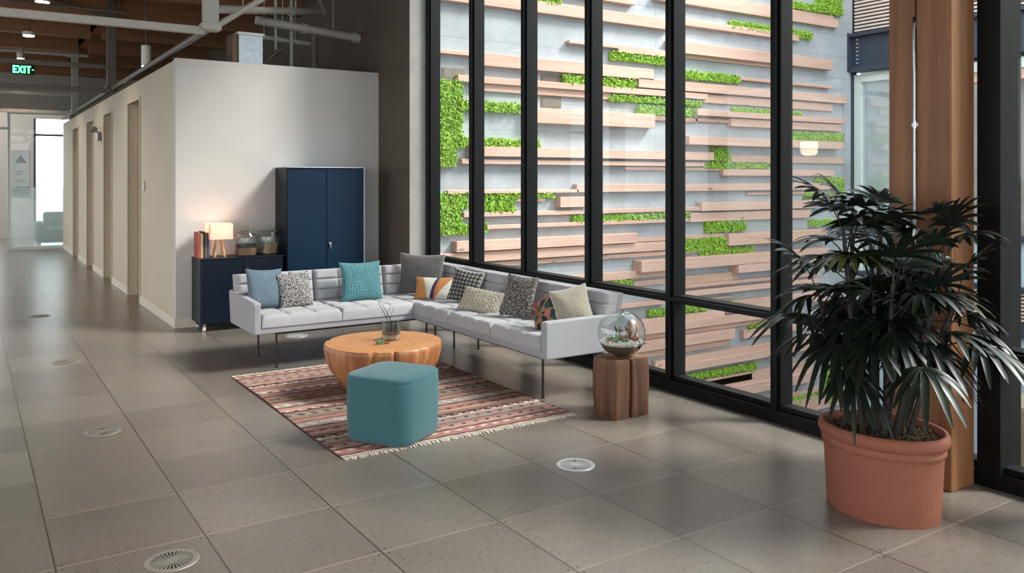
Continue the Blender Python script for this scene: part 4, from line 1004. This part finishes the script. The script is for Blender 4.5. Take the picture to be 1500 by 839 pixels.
for k in range(420):
    t = rp.uniform(0, 2*PI); r = .85*math.sqrt(rp.random()); X, Y = PA*r*math.cos(t), PB_*r*math.sin(t)
    blob(mb, (PC.x+X, PC.y+Y, .385+rp.uniform(0, .014)), rp.uniform(.005, .012), (1.6, .5, .5))
mb.build('soil', M['soil'], pt)
pl = thing('lady_palm', 'bushy dark green fan-leaved palm growing in the terracotta planter', 'plant', (PC.x, PC.y, .38))
rp = random.Random(17)
def squash(p):
    if p.x > 4.05: p.x = 4.05+(p.x-4.05)*.38
    p.x = min(p.x, 4.29 if p.y < 2.85 else 4.5)
    return p
def leaflet(mb, p, d, L, W, droop, nrm):
    segs = 7; side = d.cross(nrm).normalized(); vs = []
    for i in range(segs+1):
        t = i/segs; w_ = W*(.35+1.3*math.sin(PI*min(1, t*.93+.05))**.7*.6) if t < .999 else W*.25
        c = p+d*(L*t)+Vector((0, 0, -droop*L*t*t))
        f = .28*w_
        vs += [squash(c-side*w_+nrm*f), squash(c.copy()), squash(c+side*w_+nrm*f)]
    fs = []
    for i in range(segs):
        a = i*3; fs += [(a, a+1, a+4, a+3), (a+1, a+2, a+5, a+4)]
    mb.add(vs, fs)
def fan(p0, az, el, petl, L, nl, droop, W=.0145):
    d = Vector((math.cos(az)*math.cos(el), math.sin(az)*math.cos(el), math.sin(el)))
    p1 = p0+d*petl+Vector((0, 0, -.12*petl))
    mb = MB(); mid = p0+d*petl*.5+Vector((0, 0, .02*petl))
    mb.tube([squash(p0.copy()), squash(mid), squash(p1.copy())], [.004, .0033, .003], 5)
    side = Vector((-math.sin(az), math.cos(az), 0)); el2 = el-R(28)
    fd = Vector((math.cos(az)*math.cos(el2), math.sin(az)*math.cos(el2), math.sin(el2))); nrm = side.cross(fd).normalized()
    if nrm.z < 0: nrm = -nrm
    for k in range(nl):
        a = R(-82+164*(k/(nl-1)))+rp.uniform(-.06, .06)
        dd = (fd*math.cos(a)+side*math.sin(a)+nrm*.10).normalized()
        leaflet(mb, p1.copy(), dd, L*(1-.28*abs(a)/1.43)*rp.uniform(.9, 1.08), W*rp.uniform(.85, 1.15), droop*rp.uniform(.8, 1.3), nrm)
    return mb
NF = 0; canes = []
for k in range(15):
    t = k*2.4; r = .75*math.sqrt((k+.5)/15); X, Y = PA*.62*r*math.cos(t), PB_*.62*r*math.sin(t)
    h = (.62, .98, .78, 1.06, .70, .90, 1.02, .66, .86, 1.04, .74, .94, .80, 1.0, .68)[k]
    b = Vector((PC.x+X, PC.y+Y, .36)); top = Vector((PC.x+.05+X*2.7+rp.uniform(-.03, .03), PC.y-.035+Y*2.6+rp.uniform(-.03, .03), .35+h))
    canes.append((b, top)); MB().tube([squash(b), squash((b+top)/2+Vector((rp.uniform(-.02, .02), rp.uniform(-.02, .02), 0))), squash(top.copy())], [.016, .013, .009], 8).build('cane', M['cane'], pl, smooth=True)
for ci, (b, top) in enumerate(canes):
    nf = 7 if ci % 3 != 1 else 6
    for q in range(nf):
        f = 1-q*.07; p0 = b+(top-b)*f
        oa = math.atan2(b.y-PC.y, b.x-PC.x); az = oa+q*2.4+rp.uniform(-.3, .3)
        out = Vector((top.x-PC.x, top.y-PC.y)); 
        el = R(70-q*11.5)+rp.uniform(-.15, .15)
        o = fan(p0, az, el, rp.uniform(.12, .26), rp.uniform(.22, .30), rp.choice((8, 9, 10, 11)), .30+.06*q).build('leaf_fan', M['leafyellow'] if q == 3 and ci in (2, 9) else M['leaf'], pl, smooth=True, angle=180)
        NF += 1; 

# ================================================================== LIGHT, WORLD, CAMERA
w = bpy.data.worlds.new('overcast_sky'); bpy.context.scene.world = w; w.use_nodes = True; nt = w.node_tree
bg = nt.nodes['Background']; tcn = nt.nodes.new('ShaderNodeTexCoord'); sp = nt.nodes.new('ShaderNodeSeparateXYZ'); cr = nt.nodes.new('ShaderNodeValToRGB'); mr = nt.nodes.new('ShaderNodeMath')
nt.links.new(tcn.outputs['Generated'], sp.inputs[0]); mr.operation = 'MULTIPLY_ADD'; mr.inputs[1].default_value = .5; mr.inputs[2].default_value = .5
nt.links.new(sp.outputs[2], mr.inputs[0]); nt.links.new(mr.outputs[0], cr.inputs[0]); nt.links.new(cr.outputs[0], bg.inputs[0])
e = cr.color_ramp.elements; e[0].position = .44; e[0].color = (.36, .44, .46, 1); e[1].position = .70; e[1].color = (.86, .94, 1.0, 1)
x = e.new(.497); x.color = (.52, .60, .62, 1); x = e.new(.505); x.color = (.95, .98, 1.0, 1)
bg.inputs[1].default_value = SKY
def light(name, typ, loc, energy, color=(1,1,1), direction=None, **k):
    l = bpy.data.lights.new(name, typ); l.energy = energy; l.color = color
    for a, v in k.items(): setattr(l, a, v)
    o = bpy.data.objects.new(name, l); C.objects.link(o); o.location = loc
    if direction is not None: o.rotation_euler = Vector(direction).to_track_quat('-Z', 'Y').to_euler()
    return o
light('hazy_sun', 'SUN', (12, -4, 14), SUN, (1, .97, .92), (-.9, .62, -1.02), angle=R(15))
light('office_fill_light', 'AREA', (-.5, 24.8, 4.4), 160, (1, .98, .95), (0, 0, -1), shape='RECTANGLE', size=5, size_y=3)  # unseen lamp added to brighten the office behind the glass
for k, y in enumerate((-2.5, 1.5, 5.5, 9.5)):
    light('fill_light_left', 'AREA', (-6.95, y, 2.2), LEFT, (.95, .98, 1), (1, 0, 0), shape='RECTANGLE', size=3.4, size_y=3.3)  # area lamps added in the unseen left openings to lift the interior
for k, x in enumerate((-4.8, -.9, 2.6)):
    light('fill_light_back', 'AREA', (x, -4.95, 2.3), BACK, (.95, .98, 1), (0, 1, 0), shape='RECTANGLE', size=3.4, size_y=3.6)  # same kind of added fill, placed in the openings behind the camera
cam = bpy.data.cameras.new('camera'); co_ = bpy.data.objects.new('camera', cam); C.objects.link(co_)
co_.location = (0, 0, 1.646); co_.rotation_euler = (PI/2, 0, -.579)
cam.sensor_width = 36; cam.lens = 1221/1500*36; cam.shift_x = 2/1500; cam.shift_y = (262-419.5)/1500; cam.clip_end = 200
sc = bpy.context.scene; sc.camera = co_
sc.view_settings.view_transform = 'Standard'; sc.view_settings.look = 'None'; sc.view_settings.gamma = 1; sc.view_settings.use_curve_mapping = False
sc.view_settings.exposure = EXPO
sc.cycles.max_bounces = 8; sc.cycles.transparent_max_bounces = 24
print('fans', NF)
